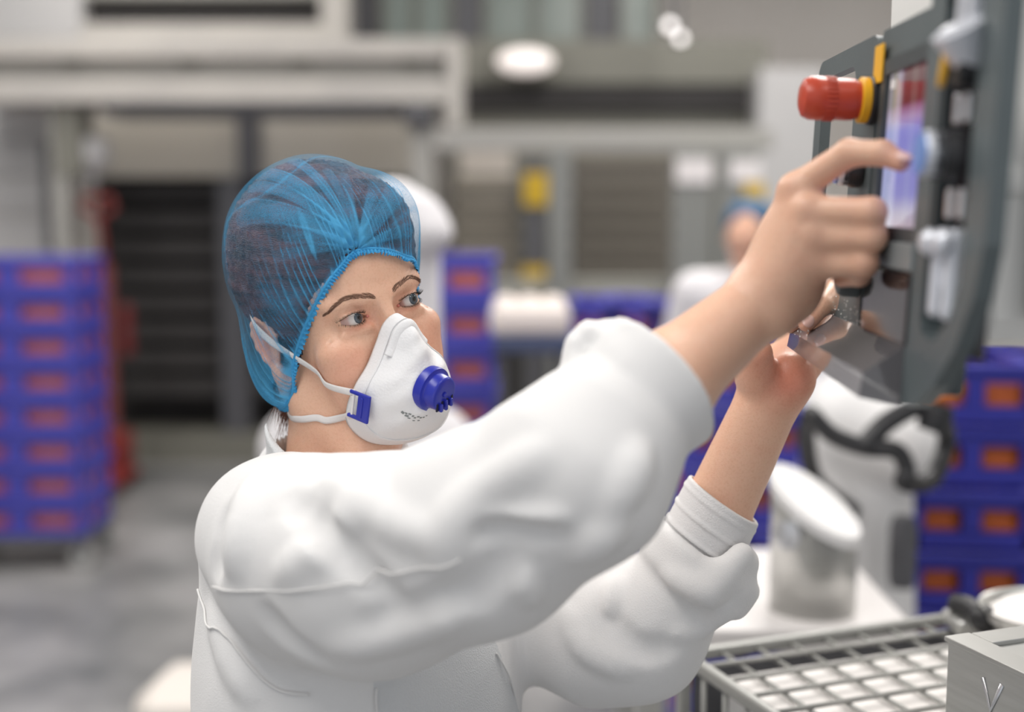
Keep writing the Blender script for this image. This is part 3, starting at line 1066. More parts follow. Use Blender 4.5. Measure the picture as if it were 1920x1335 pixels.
netv = Sdf(frame=(HO, HR))
netv.u(ell(cm(0, -8.9, 5.3), cm(9.0, 10.7, 10.2)))
netv.u(ell(cm(-3.6, -2.2, 7.8), cm(4.0, 3.8, 4.6)), 0.02)
netv.u(ell(cm(0, -6.0, 4.5), cm(7.4, 7.4, 6.8)), 0.02)
for sx in (1, -1):
    netv.u(ell(cm(7.5 * sx, -9.6, -2.8), cm(2.0, 3.2, 4.8)), 0.025)
netv.u(ell(cm(0, -13.0, -2.0), cm(7.0, 5.6, 5.0)), 0.03)
NC = cm(0, -8.3, 1.5)
NAX = np.array([0, -0.25, 1.0]); NAX /= np.linalg.norm(NAX)
KN = cm(1.3, 1.45, 6.05)
hem_pts = [(1.3, 1.35, 6.0), (3.3, .85, 4.9), (5.05, 0.05, 3.3), (6.35, -3.2, 0), (6.95, -6.1, -3.2), (7.4, -6.9, -5.8), (8.0, -8.6, -7.3), (7.8, -11.0, -7.0), (5.2, -15.3, -5.8), (0, -17.6, -5.3),
           (-5.2, -15.3, -5.8), (-7.6, -11.0, -7.0), (-7.8, -8.6, -7.3), (-7.2, -6.9, -5.8), (-6.9, -6.0, -3.2), (-6.35, -3.0, 0), (-5.0, 0.35, 3.2), (-3.4, 1.2, 4.3), (-1.3, 1.75, 5.4)]
NU, NV = 560, 110
hem = smooth_path(np.array(hem_pts) * 0.01, NU, True)


def net_radius(dirs):
    lo_ = np.full(len(dirs), 0.02); hi_ = np.full(len(dirs), 0.26)
    for _ in range(26):
        mid = (lo_ + hi_) / 2
        d = netv(HO + (NC + dirs * mid[:, None]) @ HR.T)
        lo_ = np.where(d < 0, mid, lo_); hi_ = np.where(d < 0, hi_, mid)
    return (lo_ + hi_) / 2


def net_on(dirs):
    return NC + dirs * net_radius(dirs)[:, None]


hd = hem - NC
hl = np.linalg.norm(hd, axis=1); hdir = hd / hl[:, None]
NP_ = np.zeros((NV, NU, 3)); TT = np.linspace(0, 1, NV) ** 1.15
om = np.arccos(np.clip(hdir @ NAX, -1, 1))
for j, t_ in enumerate(TT):
    a_ = np.sin((1 - t_) * om) / np.sin(om); b_ = np.sin(t_ * om) / np.sin(om)
    dr_ = hdir * a_[:, None] + NAX * b_[:, None]
    dr_ /= np.linalg.norm(dr_, axis=1, keepdims=True)
    R_ = net_radius(dr_)
    w_ = 1 - math.exp(-(t_ / 0.06))
    NP_[j] = NC + dr_ * (hl * (1 - w_) + R_ * w_)[:, None]
NPf = NP_.reshape(-1, 3)
uu = np.tile(np.arange(NU) / NU, NV); tt = np.repeat(TT, NU)
dens = np.full(len(NPf), 0.0); disp = np.zeros(len(NPf))
# gathers along the hem
ph = 2 * math.pi * (uu * 84 + 1.2 * np.sin(uu * 40) + 0.7 * np.sin(uu * 91 + 2)) + 2.2 * np.sin(tt * 7 + uu * 30)
amp = np.exp(-(tt / 0.26) ** 1.5)
rg = 0.5 + 0.5 * np.sin(ph)
brk = 0.55 + 0.45 * np.clip(vnoise(NPf, 60, 31) * 2 + 0.5, 0, 1)
disp += (rg ** 2 - 0.4) * 0.0024 * amp
dens += 0.75 * rg ** 12 * np.exp(-(tt / 0.34) ** 2) * brk + 0.03 * rg ** 3 * amp + 0.5 * np.exp(-(tt / 0.025) ** 2)
# the slack lobe below and behind the ear is bunched and dense
lobe = np.clip((-1.5 - NPf[:, 2] * 100) / 3.0, 0, 1) * np.clip((-9.3 - NPf[:, 1] * 100) / 1.5, 0, 1)
dens += 0.55 * lobe
dens += 0.25 * np.clip((-4.8 - NPf[:, 2] * 100) / 1.0, 0, 1)
# folds running out from the knot
knotd = np.linalg.norm(NPf - KN, axis=1)
FOLDS = [((3.62, -8.21, 14.64), 0.006, 0.55), ((5.1, -8.1, 13.7), 0.005, 0.5), ((1.12, -6.5, 15.2), 0.004, 0.45), ((0, -2.5, 13.5), 0.003, 0.35), ((-0.9, -1.4, 12.7), 0.003, 0.3),
         ((6.96, -7.3, 11.6), 0.010, 0.55), ((5.87, -1.55, 8.86), 0.006, 0.45), ((7.1, -2.3, 7.2), 0.004, 0.3), ((-1.7, 0.98, 10.3), 0.003, 0.35), ((-4.1, 1.2, 9.9), 0.007, 0.55), ((-4.7, 1.5, 6.4), 0.005, 0.45), ((-2.7, .6, 11.1), 0.004, 0.35)]
for (q_, w_, s_) in FOLDS:
    q_ = np.asarray(q_) * 0.01
    a_ = KN - NC; b_ = q_ - NC
    pl = []
    for s2 in np.linspace(0, 1, 14):
        d_ = a_ / np.linalg.norm(a_) * (1 - s2) + b_ / np.linalg.norm(b_) * s2
        pl.append(d_ / np.linalg.norm(d_))
    pl = net_on(np.array(pl)); pl[0] = KN
    best = np.full(len(NPf), 9.0); bs_ = np.zeros(len(NPf))
    for i_ in range(13):
        ab = pl[i_ + 1] - pl[i_]; L2 = ab @ ab
        pa = NPf - pl[i_]
        t_ = np.clip(pa @ ab / L2, 0, 1)
        dd = np.linalg.norm(pa - t_[:, None] * ab, axis=1)
        bs_ = np.where(dd < best, (i_ + t_) / 13, bs_); best = np.minimum(best, dd)
    ww_ = w_ * (0.4 + 0.9 * bs_)
    g_ = (np.exp(-(best / ww_) ** 4) * 0.85 + 0.55 * np.exp(-((best - ww_) / 0.0009) ** 2)) * np.clip(1.1 - bs_, 0, 1) ** 0.45
    dens += 1.1 * s_ * g_
    disp += 0.0030 * s_ * g_ * np.clip(bs_ * 5, 0, 1)
dens += 0.75 * np.exp(-(knotd / 0.016) ** 2)
disp += 0.002 * np.exp(-(knotd / 0.014) ** 2) * np.sin(np.arctan2(NPf[:, 2] - KN[2], NPf[:, 0] - KN[0]) * 11)
dens += 0.10 * np.clip(vnoise(NPf, 120, 3), 0, 1) + 0.08 * np.clip(vnoise(NPf, 45, 5), 0, 1) + 0.22 * np.clip(1 - np.abs(vnoise(NPf, 55, 17)) * 14, 0, 1)
dens += 0.16 * np.clip((-NPf[:, 0] * 100 - 2.5) / 2, 0, 1) * np.clip((NPf[:, 1] * 100 + 4) / 3, 0, 1)
disp += 0.0012 * vnoise(NPf, 70, 9) * np.clip(tt * 4, 0, 1)
NPf = NPf + (NPf - NC) / np.linalg.norm(NPf - NC, axis=1, keepdims=True) * disp[:, None]
nf = np.array([(j * NU + i, j * NU + (i + 1) % NU, (j + 1) * NU + (i + 1) % NU, (j + 1) * NU + i) for j in range(NV - 1) for i in range(NU)])

net_m, nt, bs = new_mat('blue_nonwoven')
tr = add_node(nt, 'ShaderNodeBsdfTransparent')
tl = add_node(nt, 'ShaderNodeBsdfTranslucent')
df = add_node(nt, 'ShaderNodeBsdfDiffuse')
tl.inputs[0].default_value = (0.10, 0.46, 0.80, 1)
df.inputs[0].default_value = (0.12, 0.47, 0.80, 1)
m1 = add_node(nt, 'ShaderNodeMixShader'); m1.inputs[0].default_value = 0.3
nt.links.new(df.outputs[0], m1.inputs[1]); nt.links.new(tl.outputs[0], m1.inputs[2])
at = add_node(nt, 'ShaderNodeAttribute', attribute_name='dens')
tc = add_node(nt, 'ShaderNodeTexCoord')
fib = None
for k_, (sc_, rot_) in enumerate((((260, 1500, 700), (0.3, 0.5, 0.2)), ((1500, 300, 800), (0.9, 0.2, 0.8)), ((700, 1600, 260), (0.2, 1.0, 0.5)))):
    mp = add_node(nt, 'ShaderNodeMapping'); mp.inputs['Scale'].default_value = sc_; mp.inputs['Rotation'].default_value = rot_
    nz = add_node(nt, 'ShaderNodeTexNoise', i_Scale=1.0, i_Detail=1.0)
    nt.links.new(tc.outputs['Object'], mp.inputs[0]); nt.links.new(mp.outputs[0], nz.inputs['Vector'])
    sb = add_node(nt, 'ShaderNodeMath', operation='SUBTRACT'); sb.inputs[1].default_value = 0.5
    ab_ = add_node(nt, 'ShaderNodeMath', operation='ABSOLUTE')
    nt.links.new(nz.outputs['Fac'], sb.inputs[0]); nt.links.new(sb.outputs[0], ab_.inputs[0])
    mr = add_node(nt, 'ShaderNodeMapRange'); mr.inputs[1].default_value = 0.0; mr.inputs[2].default_value = 0.05; mr.inputs[3].default_value = 1.0; mr.inputs[4].default_value = 0.0
    nt.links.new(ab_.outputs[0], mr.inputs[0])
    if fib is None:
        fib = mr.outputs[0]
    else:
        mxm = add_node(nt, 'ShaderNodeMath', operation='MAXIMUM')
        nt.links.new(fib, mxm.inputs[0]); nt.links.new(mr.outputs[0], mxm.inputs[1]); fib = mxm.outputs[0]
fm = add_node(nt, 'ShaderNodeMath', operation='MULTIPLY_ADD'); fm.inputs[1].default_value = 0.27; fm.inputs[2].default_value = 0.0
nt.links.new(fib, fm.inputs[0])
ad = add_node(nt, 'ShaderNodeMath', operation='ADD', use_clamp=True)
nt.links.new(fm.outputs[0], ad.inputs[0]); nt.links.new(at.outputs['Fac'], ad.inputs[1])
m2 = add_node(nt, 'ShaderNodeMixShader')
nt.links.new(ad.outputs[0], m2.inputs[0]); nt.links.new(tr.outputs[0], m2.inputs[1]); nt.links.new(m1.outputs[0], m2.inputs[2])
nt.links.new(m2.outputs[0], nt.nodes['Material Output'].inputs[0])
net_o = local_mesh('hair_net', h2w(NPf), nf, net_m, attrs={'dens': dens})
tag(net_o, 'pleated blue see-through hair net')
# elastic hem and its frill
hem_m = mat('blue_elastic', (0.05, 0.36, 0.70), 0.7, bump=0.4, bscale=900)
tube('hem_elastic', h2w(hem) - LOC, 0.0016, hem_m, net_o, n=8, closed=True)
fv, ff = [], []
NF = 900
hem2 = smooth_path(np.array(hem_pts) * 0.01, NF, True)
for i in range(NF):
    o_ = hem2[i] - NC; o_ /= np.linalg.norm(o_)
    tg = hem2[(i + 1) % NF] - hem2[i - 1]; tg /= np.linalg.norm(tg)
    dn = np.cross(tg, o_); dn = dn if dn @ NAX < 0 else -dn
    w1 = math.sin(i * 1.05) * 0.0010; w2 = math.sin(i * 1.05 + .6) * 0.0020
    L_ = 0.0052 + 0.0012 * math.sin(i * 0.9) + 0.0008 * math.sin(i * 2.3)
    fv += [hem2[i] + o_ * 0.0006, hem2[i] + dn * L_ * 0.5 + o_ * (0.0012 + w1), hem2[i] + dn * L_ + o_ * (0.0012 + w2)]
for i in range(NF):
    k_ = (i + 1) % NF
    ff += [(3 * i, 3 * k_, 3 * k_ + 1, 3 * i + 1), (3 * i + 1, 3 * k_ + 1, 3 * k_ + 2, 3 * i + 2)]
mesh_obj('hem_frill', h2w(np.array(fv)) - LOC, np.array(ff), hem_m, net_o, True)

# ---- clothes: the white coat, the shirt under it
coat = Sdf()
sl = [P(522, 1005, 1.135), P(590, 1045, 1.10), P(700, 1062, 1.06), P(900, 1000, 1.0), P(1085, 885, 0.965), P(1150, 800, 0.975), P(1190, 745, 0.985)]
slr = [0.073, 0.086, 0.089, 0.079, 0.071, 0.056, 0.044]
for i in range(len(sl) - 1):
    coat.u(cap(sl[i], sl[i + 1], slr[i], slr[i + 1]), 0.02)
ll = [P(860, 1010, 1.40), P(1000, 1130, 1.36), P(1120, 1185, 1.315), P(1200, 1188, 1.285), P(1278, 1098, 1.27)]
llr = [0.085, 0.074, 0.068, 0.060, 0.050]
for i in range(len(ll) - 1):
    coat.u(cap(ll[i], ll[i + 1], llr[i], llr[i + 1]), 0.03)
# trunk of the coat, hanging to the knees
coat.u(cap(P(560, 972, 1.19), P(620, 985, 1.27), 0.060, 0.062), 0.03)
coat.u(cap(P(620, 985, 1.27), P(800, 1010, 1.36), 0.062, 0.070), 0.03)
coat.u(cap(P(575, 905, 1.285), P(600, 990, 1.285), 0.055, 0.09), 0.03)
coat.u(ell(T(0.012, -0.008, 1.15), (0.180, 0.140, 0.20), TR), 0.03)
coat.u(ell(T(0.004, -0.002, 0.98), (0.180, 0.150, 0.28), TR), 0.04)
coat.u(ell(T(0, 0.0, 0.70), (0.200, 0.165, 0.36), TR), 0.06)
coat.u(cap(P(468, 1020, 1.20), P(492, 1340, 1.23), 0.046, 0.046), 0.04)
# rolled-back cuff of the near sleeve
axR = (wR - eR) / np.linalg.norm(wR - eR)
e1R = np.cross(axR, [0, 1.0, 0])
coat.u(band(P(1200, 738, 0.987), axR, 0.0520, 0.0060, 0.014, e1=e1R, R2=0.0550, flare=0.25), 0.003)
# upstanding fold of the cuff, the hanging corner
fl = smooth_path([P(1078, 690, 0.985), P(1075, 650, 0.985), P(1110, 618, 0.99), P(1165, 645, 0.995)], 6)
for i in range(5):
    coat.u(fcap(fl[i], fl[i + 1], 0.008, 0.008, (0, 1, 0), 2.2), 0.008)
coat.u(cap(P(1110, 690, 0.985), P(1115, 650, 0.99), 0.018, 0.010), 0.012)
coat.u(cap(P(1235, 835, 0.97), P(1288, 822, 0.975), 0.014, 0.006), 0.012)
coat.u(cap(P(1150, 640, 0.965), P(1172, 690, 0.945), 0.007, 0.006), 0.008)
# turned-back roll of the far sleeve
axL = (wL - eL) / np.linalg.norm(wL - eL)
cL = P(1312, 1062, 1.262)
coat.u(band(cL, axL + np.array([0.25, 0, 0]), 0.052, 0.011, 0.010, e1=np.cross(axL, [0, 1.0, 0]), R2=0.050), 0.014)
coat.u(cap(P(1392, 1055, 1.235), P(1372, 1120, 1.24), 0.017, 0.014), 0.016)
coat.u(cap(P(1330, 1110, 1.20), P(1390, 1040, 1.215), 0.014, 0.012), 0.016)
FOLDS_C = [([(0.0213, 0.8893, 1.4436), (0.0008, 0.8965, 1.4285), (-0.0247, 0.9044, 1.4076), (-0.0421, 0.904, 1.3889), (-0.0488, 0.9026, 1.3674)], 0.01, 0.03, 1),
    ([(-0.0201, 0.8961, 1.3925), (0.0013, 0.89, 1.3979), (0.0198, 0.8834, 1.3985), (0.0361, 0.8789, 1.4022)], 0.006, 0.02, 1),
    ([(-0.0214, 0.8892, 1.3867), (-0.0006, 0.8851, 1.3888), (0.0334, 0.8766, 1.3889)], 0.004, 0.02, -1),
    ([(-0.1022, 0.9554, 1.3984), (-0.1235, 0.9551, 1.3784), (-0.1453, 0.9548, 1.3566), (-0.1742, 0.9668, 1.3352)], 0.008, 0.03, 1),
    ([(-0.1782, 0.9952, 1.39), (-0.1443, 0.9505, 1.3721), (-0.1093, 0.9252, 1.3441), (-0.0889, 0.9184, 1.3244)], 0.007, 0.025, -1),
    ([(-0.1415, 0.9939, 1.3995), (-0.1014, 0.9434, 1.3879), (-0.0599, 0.9063, 1.3787)], 0.007, 0.03, 1),
    ([(-0.0021, 0.8949, 1.3637), (0.0088, 0.9017, 1.3466), (0.0162, 0.9128, 1.3315)], 0.006, 0.02, 1),
    ([(0.049, 0.8924, 1.3721), (0.0614, 0.8855, 1.3852), (0.0718, 0.8831, 1.3967)], 0.007, 0.025, 1),
    ([(0.0695, 0.8804, 1.4066), (0.0816, 0.8854, 1.4264), (0.088, 0.8947, 1.443)], 0.008, 0.025, 1),
    ([(-0.1055, 0.9315, 1.2987), (-0.0644, 0.9094, 1.318), (-0.0231, 0.8895, 1.3452), (-0.0001, 0.8848, 1.3705)], 0.008, 0.03, -1),
    ([(-0.1302, 0.9542, 1.2811), (-0.0799, 0.939, 1.2994), (-0.0381, 0.9086, 1.3257)], 0.008, 0.03, 1),
    ([(-0.2416, 1.0374, 1.3679), (-0.243, 1.02, 1.3443), (-0.2486, 1.0216, 1.3205)], 0.006, 0.025, -1),
    ([(-0.2161, 1.0508, 1.3871), (-0.2172, 1.014, 1.3615), (-0.2197, 1.0022, 1.3313)], 0.007, 0.03, 1),
    ([(-0.1962, 0.9752, 1.298), (-0.1787, 0.9708, 1.2769), (-0.1518, 0.963, 1.2617)], 0.007, 0.025, -1),
    ([(-0.265, 1.1173, 1.254), (-0.2447, 1.0843, 1.2253), (-0.223, 1.0623, 1.2008)], 0.007, 0.03, 1),
    ([(0.1502, 1.1834, 1.2704), (0.1773, 1.1599, 1.2583)], 0.008, 0.02, 1),
    ([(0.086, 1.2028, 1.2382), (0.0953, 1.1829, 1.2166), (0.1214, 1.1715, 1.1979), (0.1539, 1.1743, 1.199)], 0.008, 0.025, -1),
    ([(0.0542, 1.2204, 1.2186), (0.0742, 1.1983, 1.1906), (0.1083, 1.1844, 1.1758)], 0.007, 0.025, 1),
    ([(0.1567, 1.1844, 1.2114), (0.1829, 1.1964, 1.2133), (0.2041, 1.1809, 1.2353)], 0.006, 0.02, 1),
    ([(0.1011, 1.2215, 1.2492), (0.0945, 1.2024, 1.2295)], 0.006, 0.02, 1)]
for (pts_, r0_, amp_, sgn) in FOLDS_C:
    pp = smooth_path([np.array(q_) for q_ in pts_], 2 * len(pts_) + 1)
    m_ = len(pp)
    for i in range(m_ - 1):
        f0 = math.sin(math.pi * (i + 0.3) / (m_ - 0.4)) ** 0.5
        f1 = math.sin(math.pi * min(i + 1.3, m_ - 0.5) / (m_ - 0.4)) ** 0.5
        c_ = cap(pp[i], pp[i + 1], max(r0_ * f0, 0.0012) * 0.8, max(r0_ * f1, 0.0012) * 0.8)
        (coat.u if sgn > 0 else coat.s)(c_, amp_ * 0.7)
# openings: sleeves, neck
coat.s(cap(P(1165, 780, 0.972), P(1330, 640, 1.0), 0.0415, 0.0440), 0.004)
coat.s(cap(P(1296, 1075, 1.265), P(1420, 790, 1.25), 0.0435, 0.0440), 0.004)
coat.s(cap(P(640, 985, 1.275), P(618, 770, 1.245), 0.069, 0.066), 0.012)


def wrinkle(p):
    # long soft folds: noise stretched along the sleeve (near the arm) or downwards (trunk)
    w = 1 / (1 + np.exp(-((p[:, 0] + 0.17) * 22 + (p[:, 2] - 1.28) * 16)))
    ax = np.array([0.93, -0.28, 0.22])
    p1 = p - ax * (p @ ax * 0.62)[:, None]
    p2 = p * np.array([1, 1, 0.4])
    n1 = w * vnoise(p1, 34, 21) + (1 - w) * vnoise(p2, 32, 13)
    n = 0.0012 * n1 - 0.0013 * np.maximum(1 - 2.0 * np.abs(n1), 0) ** 2 - 0.0006 * vnoise(p, 95, 5)
    return -n


cv, cf = sdf_mesh(coat, np.array([-0.46, 0.78, 0.42]), np.array([0.30, 1.62, 1.58]), 0.0034, slack=1.5)
for _ in range(3):                       # let the cloth relax a little
    acc_ = np.zeros_like(cv); cnt_ = np.zeros(len(cv))
    for a_, b_ in ((0, 1), (1, 2), (2, 3), (3, 0)):
        np.add.at(acc_, cf[:, a_], cv[cf[:, b_]]); np.add.at(acc_, cf[:, b_], cv[cf[:, a_]])
        np.add.at(cnt_, cf[:, a_], 1); np.add.at(cnt_, cf[:, b_], 1)
    cv = cv * 0.4 + acc_ / np.maximum(cnt_, 1)[:, None] * 0.6
cv = cv + verts_normals(cv, cf) * wrinkle(cv)[:, None]
coat_o = local_mesh('coat', cv, cf, cloth_m)
tag(coat_o, 'white cotton work coat with rolled sleeves')
# the coat hangs open in front: the shirt shows between its edges
coat_o.data.materials.append(shirt_m)
fc_ = cv[cf].mean(1) - np.array([TO[0], TO[1], 0])
xt_, yt_ = fc_ @ rt, fc_ @ ft
opn = (xt_ < 0.127) & (xt_ > -0.03 - (1.20 - fc_[:, 2]) * 0.5) & (yt_ > 0.06) & (yt_ < 0.150) & (fc_[:, 2] < 1.235)
coat_o.data.polygons.foreach_set('material_index', opn.astype(np.int32))

# shirt: neckband and chest
shirt = Sdf()
nn0, nn1 = P(640, 905, 1.27), P(628, 838, 1.252)
shirt.u(cap(P(640, 985, 1.275), nn0, 0.085, 0.069), 0.02)
shirt.u(cap(nn0, nn1 + (nn1 - nn0) * 0.6, 0.069, 0.0635), 0.02)
nax = nn1 - nn0; nax /= np.linalg.norm(nax)
shirt.u(band(P(634, 862, 1.256), nax, 0.064, 0.0028, 0.010, flare=-0.3), 0.006)
shirt.s(cap(P(640, 950, 1.275), P(612, 740, 1.245), 0.0605, 0.0600), 0.003)
cut_c = P(634, 862, 1.256) + nax * 0.030
shirt.s(lambda p: -((p - cut_c.astype(np.float32)) @ (nax + np.array([0.35, -0.25, 0.0])).astype(np.float32)), 0.003)
sv_, sf_ = sdf_mesh(shirt, P(634, 862, 1.256) - 0.16, P(634, 862, 1.256) + 0.14, 0.003)
shirt_o = local_mesh('shirt', sv_, sf_, shirt_m)
# tight knitted cuff on the far forearm
cuff = Sdf()
c0, c1 = P(1266, 1118, 1.272), P(1357, 936, 1.256)
cuff.u(cap(c0, c1, 0.0445, 0.0405))
cuff.s(cap(P(1262, 1130, 1.272), P(1440, 760, 1.25), 0.0375, 0.0345), 0.002)
cn = axL + np.array([0.0, 0.0, 0.0]); tilt = np.array([0.30, 0, 0.10]); cn = cn + tilt; cn /= np.linalg.norm(cn)
cuff.s(lambda p: -((p - c1.astype(np.float32)) @ cn.astype(np.float32)), 0.002)
for k_ in range(4):
    cc = c1 + (c0 - c1) * (0.08 + 0.17 * k_)
    cuff.u(band(cc, cn, 0.0408 + 0.0012 * k_, 0.0012, 0.0008, e1=np.cross(cn, [0, 1.0, 0])), 0.0015)
kv, kf = sdf_mesh(cuff, P(1320, 1010, 1.262) - 0.11, P(1320, 1010, 1.262) + 0.11, 0.0017)
local_mesh('knit_cuff', kv, kf, rib_m)
# trousers and shoes
trouser_m = mat('white_trousers', (0.70, 0.70, 0.70), 0.85)
shoe_m = mat('white_clogs', (0.75, 0.75, 0.74), 0.4)
for s_ in (-1, 1):
    lg = Sdf()
    lg.u(cap(T(0.09 * s_, 0, 0.75), T(0.095 * s_, 0, 0.42), 0.088, 0.072))
    lg.u(cap(T(0.095 * s_, 0, 0.42), T(0.095 * s_, -0.01, 0.09), 0.072, 0.060), 0.03)
    lv, lf = sdf_mesh(lg, T(0.09 * s_, 0, 0.4) - np.array([0.15, 0.15, 0.42]), T(0.09 * s_, 0, 0.4) + np.array([0.15, 0.15, 0.46]), 0.008)
    local_mesh('trouser_leg', lv, lf, trouser_m)
    sh = Sdf()
    sh.u(cap(T(0.095 * s_, -0.05, 0.045), T(0.10 * s_, 0.13, 0.038), 0.044, 0.042))
    sh.s(lambda p: p[:, 2] - 0.002, 0.004)
    sv2, sf2 = sdf_mesh(sh, T(0.1 * s_, 0.04, 0) - np.array([0.2, 0.2, 0.03]), T(0.1 * s_, 0.04, 0) + np.array([0.2, 0.2, 0.14]), 0.006)
    local_mesh('shoe', sv2, sf2, shoe_m)

SEAMS = {'yoke': [(-0.2469, 1.0269, 1.3058), (-0.2076, 0.9865, 1.3146), (-0.1634, 0.9512, 1.3264), (-0.1286, 0.9364, 1.3355), (-0.0781, 0.9104, 1.3526), (-0.0383, 0.8933, 1.3694)], 'back': [(-0.29, 1.1484, 1.2661), (-0.2788, 1.1274, 1.2551), (-0.255, 1.0952, 1.2412), (-0.2255, 1.0643, 1.2233), (-0.2006, 1.0523, 1.2079), (-0.1729, 1.0498, 1.2042)], 'front1': [(-0.1175, 1.0652, 1.2039), (-0.1179, 1.0631, 1.1951), (-0.1169, 1.0617, 1.1842)], 'front2': [(-0.015, 1.1773, 1.1945), (-0.0023, 1.1969, 1.1606), (0.0066, 1.2177, 1.1224)]}
seam_m = mat('coat_seam', (0.82, 0.81, 0.80), 0.85, bump=0.3, bscale=1500)
for nm_, pl_ in SEAMS.items():
    w = smooth_path(np.array(pl_), 40)
    for _ in range(5):
        d0 = coat(w)
        g = np.stack([coat(w + np.eye(3)[a] * 1e-3) - d0 for a in range(3)], 1) / 1e-3
        w = w - g * ((d0 - 0.0004) / np.maximum((g * g).sum(1), 0.3))[:, None]
    w = w + g / np.linalg.norm(g, axis=1, keepdims=True) * wrinkle(w)[:, None]
    tube('seam', w - LOC, 0.0011, seam_m, coat_o, n=6)


# ------------------------------------------------------------------ the control panel on its swivel arm
grey_m = mat('panel_grey', (0.085, 0.105, 0.112), 0.42, col2=(0.10, 0.122, 0.128), nscale=6, bump=0.03, bscale=300)
edge_m = mat('panel_edge', (0.045, 0.055, 0.06), 0.45)
black_m = mat('black_gloss', (0.016, 0.012, 0.014), 0.10, spec=0.6)
blackp_m = mat('black_plastic', (0.02, 0.02, 0.023), 0.4)
red_m = mat('red_button', (0.52, 0.062, 0.028), 0.32, bump=0.02, bscale=90)
yellow_m = mat('yellow_plastic', (0.85, 0.45, 0.015), 0.45)
chrome_m = mat('brushed_silver', (0.72, 0.73, 0.76), 0.28, metal=0.85)
steel_m = mat('stainless_steel', (0.56, 0.56, 0.54), 0.34, metal=0.75, col2=(0.62, 0.62, 0.60), nscale=10, stretch=(1, 1, 12))
white_m = mat('white_plastic', (0.80, 0.79, 0.79), 0.5)
smoke_m, nt, bs = new_mat('smoked_clear_plastic')
bs.inputs['Base Color'].default_value = (0.16, 0.15, 0.16, 1)
bs.inputs['Roughness'].default_value = 0.07
bs.inputs['Alpha'].default_value = 0.8
bs.inputs['Specular IOR Level'].default_value = 0.9
bs.inputs['Coat Weight'].default_value = 0.6

PA = P(1530, 381, 1.25)
pu = P(1740, 381, 0.88) - PA; pu[2] = 0; pu /= np.linalg.norm(pu)
pv = np.array([0.045, 0, 1.0]); pv -= pu * (pv @ pu); pv /= np.linalg.norm(pv)
pn = np.cross(pu, pv)                                  # out of the panel, towards the woman
panel = thing('control_panel', 'dark grey machine control panel with handle slot, screen and red stop button', 'control panel')
panel.matrix_world = Matrix([[pu[i], -pn[i], pv[i], PA[i]] for i in range(3)] + [[0, 0, 0, 1]])
# panel space: x = u (towards the lens), y = into the panel, z = v


def rrect(u0, u1, v0, v1, r, n=6):
    pts = []
    for (cx, cy, a0) in ((u1 - r, v1 - r, 0), (u0 + r, v1 - r, 90), (u0 + r, v0 + r, 180), (u1 - r, v0 + r, 270)):
        for k in range(n + 1):
            a = math.radians(a0 + 90 * k / n)
            pts.append((cx + r * math.cos(a), cy + r * math.sin(a)))
    return pts


def plate(name, outer, holes, y0, y1, m, parent, bev=0.0):
    """a sheet in the panel plane from y0 (front) to y1 (back) with holes"""
    bm = bmesh.new()
    es = []
    for lp in [outer] + holes:
        vs = [bm.verts.new((p[0], y0, p[1])) for p in lp]
        es += [bm.edges.new((vs[i], vs[(i + 1) % len(vs)])) for i in range(len(vs))]
    bmesh.ops.triangle_fill(bm, use_beauty=True, use_dissolve=False, edges=es)
    for f_ in bm.faces:
        if f_.normal.y > 0:
            f_.normal_flip()
    fs = list(bm.faces)
    r = bmesh.ops.extrude_face_region(bm, geom=fs)
    bmesh.ops.translate(bm, verts=[g for g in r['geom'] if isinstance(g, bmesh.types.BMVert)], vec=(0, y1 - y0, 0))
    bmesh.ops.recalc_face_normals(bm, faces=bm.faces)
    return bm_obj(name, bm, m, parent)


hp = plate('handle_plate', rrect(-0.035, 0.205, -0.139, 0.137, 0.022), [rrect(-0.006, 0.130, -0.098, 0.119, 0.018)], 0.0, 0.010, grey_m, panel)
mp_ = plate('face_plate', rrect(0.205, 0.386, -0.139, 0.1375, 0.004), [rrect(0.228, 0.376, -0.020, 0.104, 0.002)], 0.002, 0.010, grey_m, panel)
box('housing', (0.30, 0.020, 0.0), (0.19, 0.020, 0.262), edge_m, panel, 0.004)
plate('screen_bezel', rrect(0.220, 0.392, -0.030, 0.112, 0.006), [rrect(0.234, 0.378, -0.018, 0.100, 0.003)], -0.001, 0.004, edge_m, panel)
# lit screen: a machine page in violet blue with pale and green fields
scr_m, nt, bs = new_mat('lit_screen')
bs.inputs['Base Color'].default_value = (0.01, 0.01, 0.015, 1); bs.inputs['Roughness'].default_value = 0.12
tc = add_node(nt, 'ShaderNodeTexCoord'); sp = add_node(nt, 'ShaderNodeSeparateXYZ')
nt.links.new(tc.outputs['Object'], sp.inputs[0])
mr = add_node(nt, 'ShaderNodeMapRange'); mr.inputs[1].default_value = -0.02; mr.inputs[2].default_value = 0.10
nt.links.new(sp.outputs['Z'], mr.inputs[0])
rp = add_node(nt, 'ShaderNodeValToRGB'); cr = rp.color_ramp; cr.interpolation = 'LINEAR'
cr.elements[0].position = 0.0; cr.elements[0].color = (0.52, 0.42, 0.48, 1)
cr.elements[1].position = 1.0; cr.elements[1].color = (0.12, 0.03, 0.04, 1)  # dark red top: the stop button's reflection, painted into the page
for po, c_ in ((0.10, (0.46, 0.42, 0.55)), (0.22, (0.26, 0.25, 0.62)), (0.62, (0.24, 0.23, 0.66)), (0.70, (0.42, 0.30, 0.52)), (0.755, (0.30, 0.14, 0.26)), (0.79, (0.12, 0.025, 0.03))):
    e_ = cr.elements.new(po); e_.color = (*c_, 1)
nt.links.new(mr.outputs[0], rp.inputs[0])
mr2 = add_node(nt, 'ShaderNodeMapRange'); mr2.inputs[1].default_value = 0.232; mr2.inputs[2].default_value = 0.38
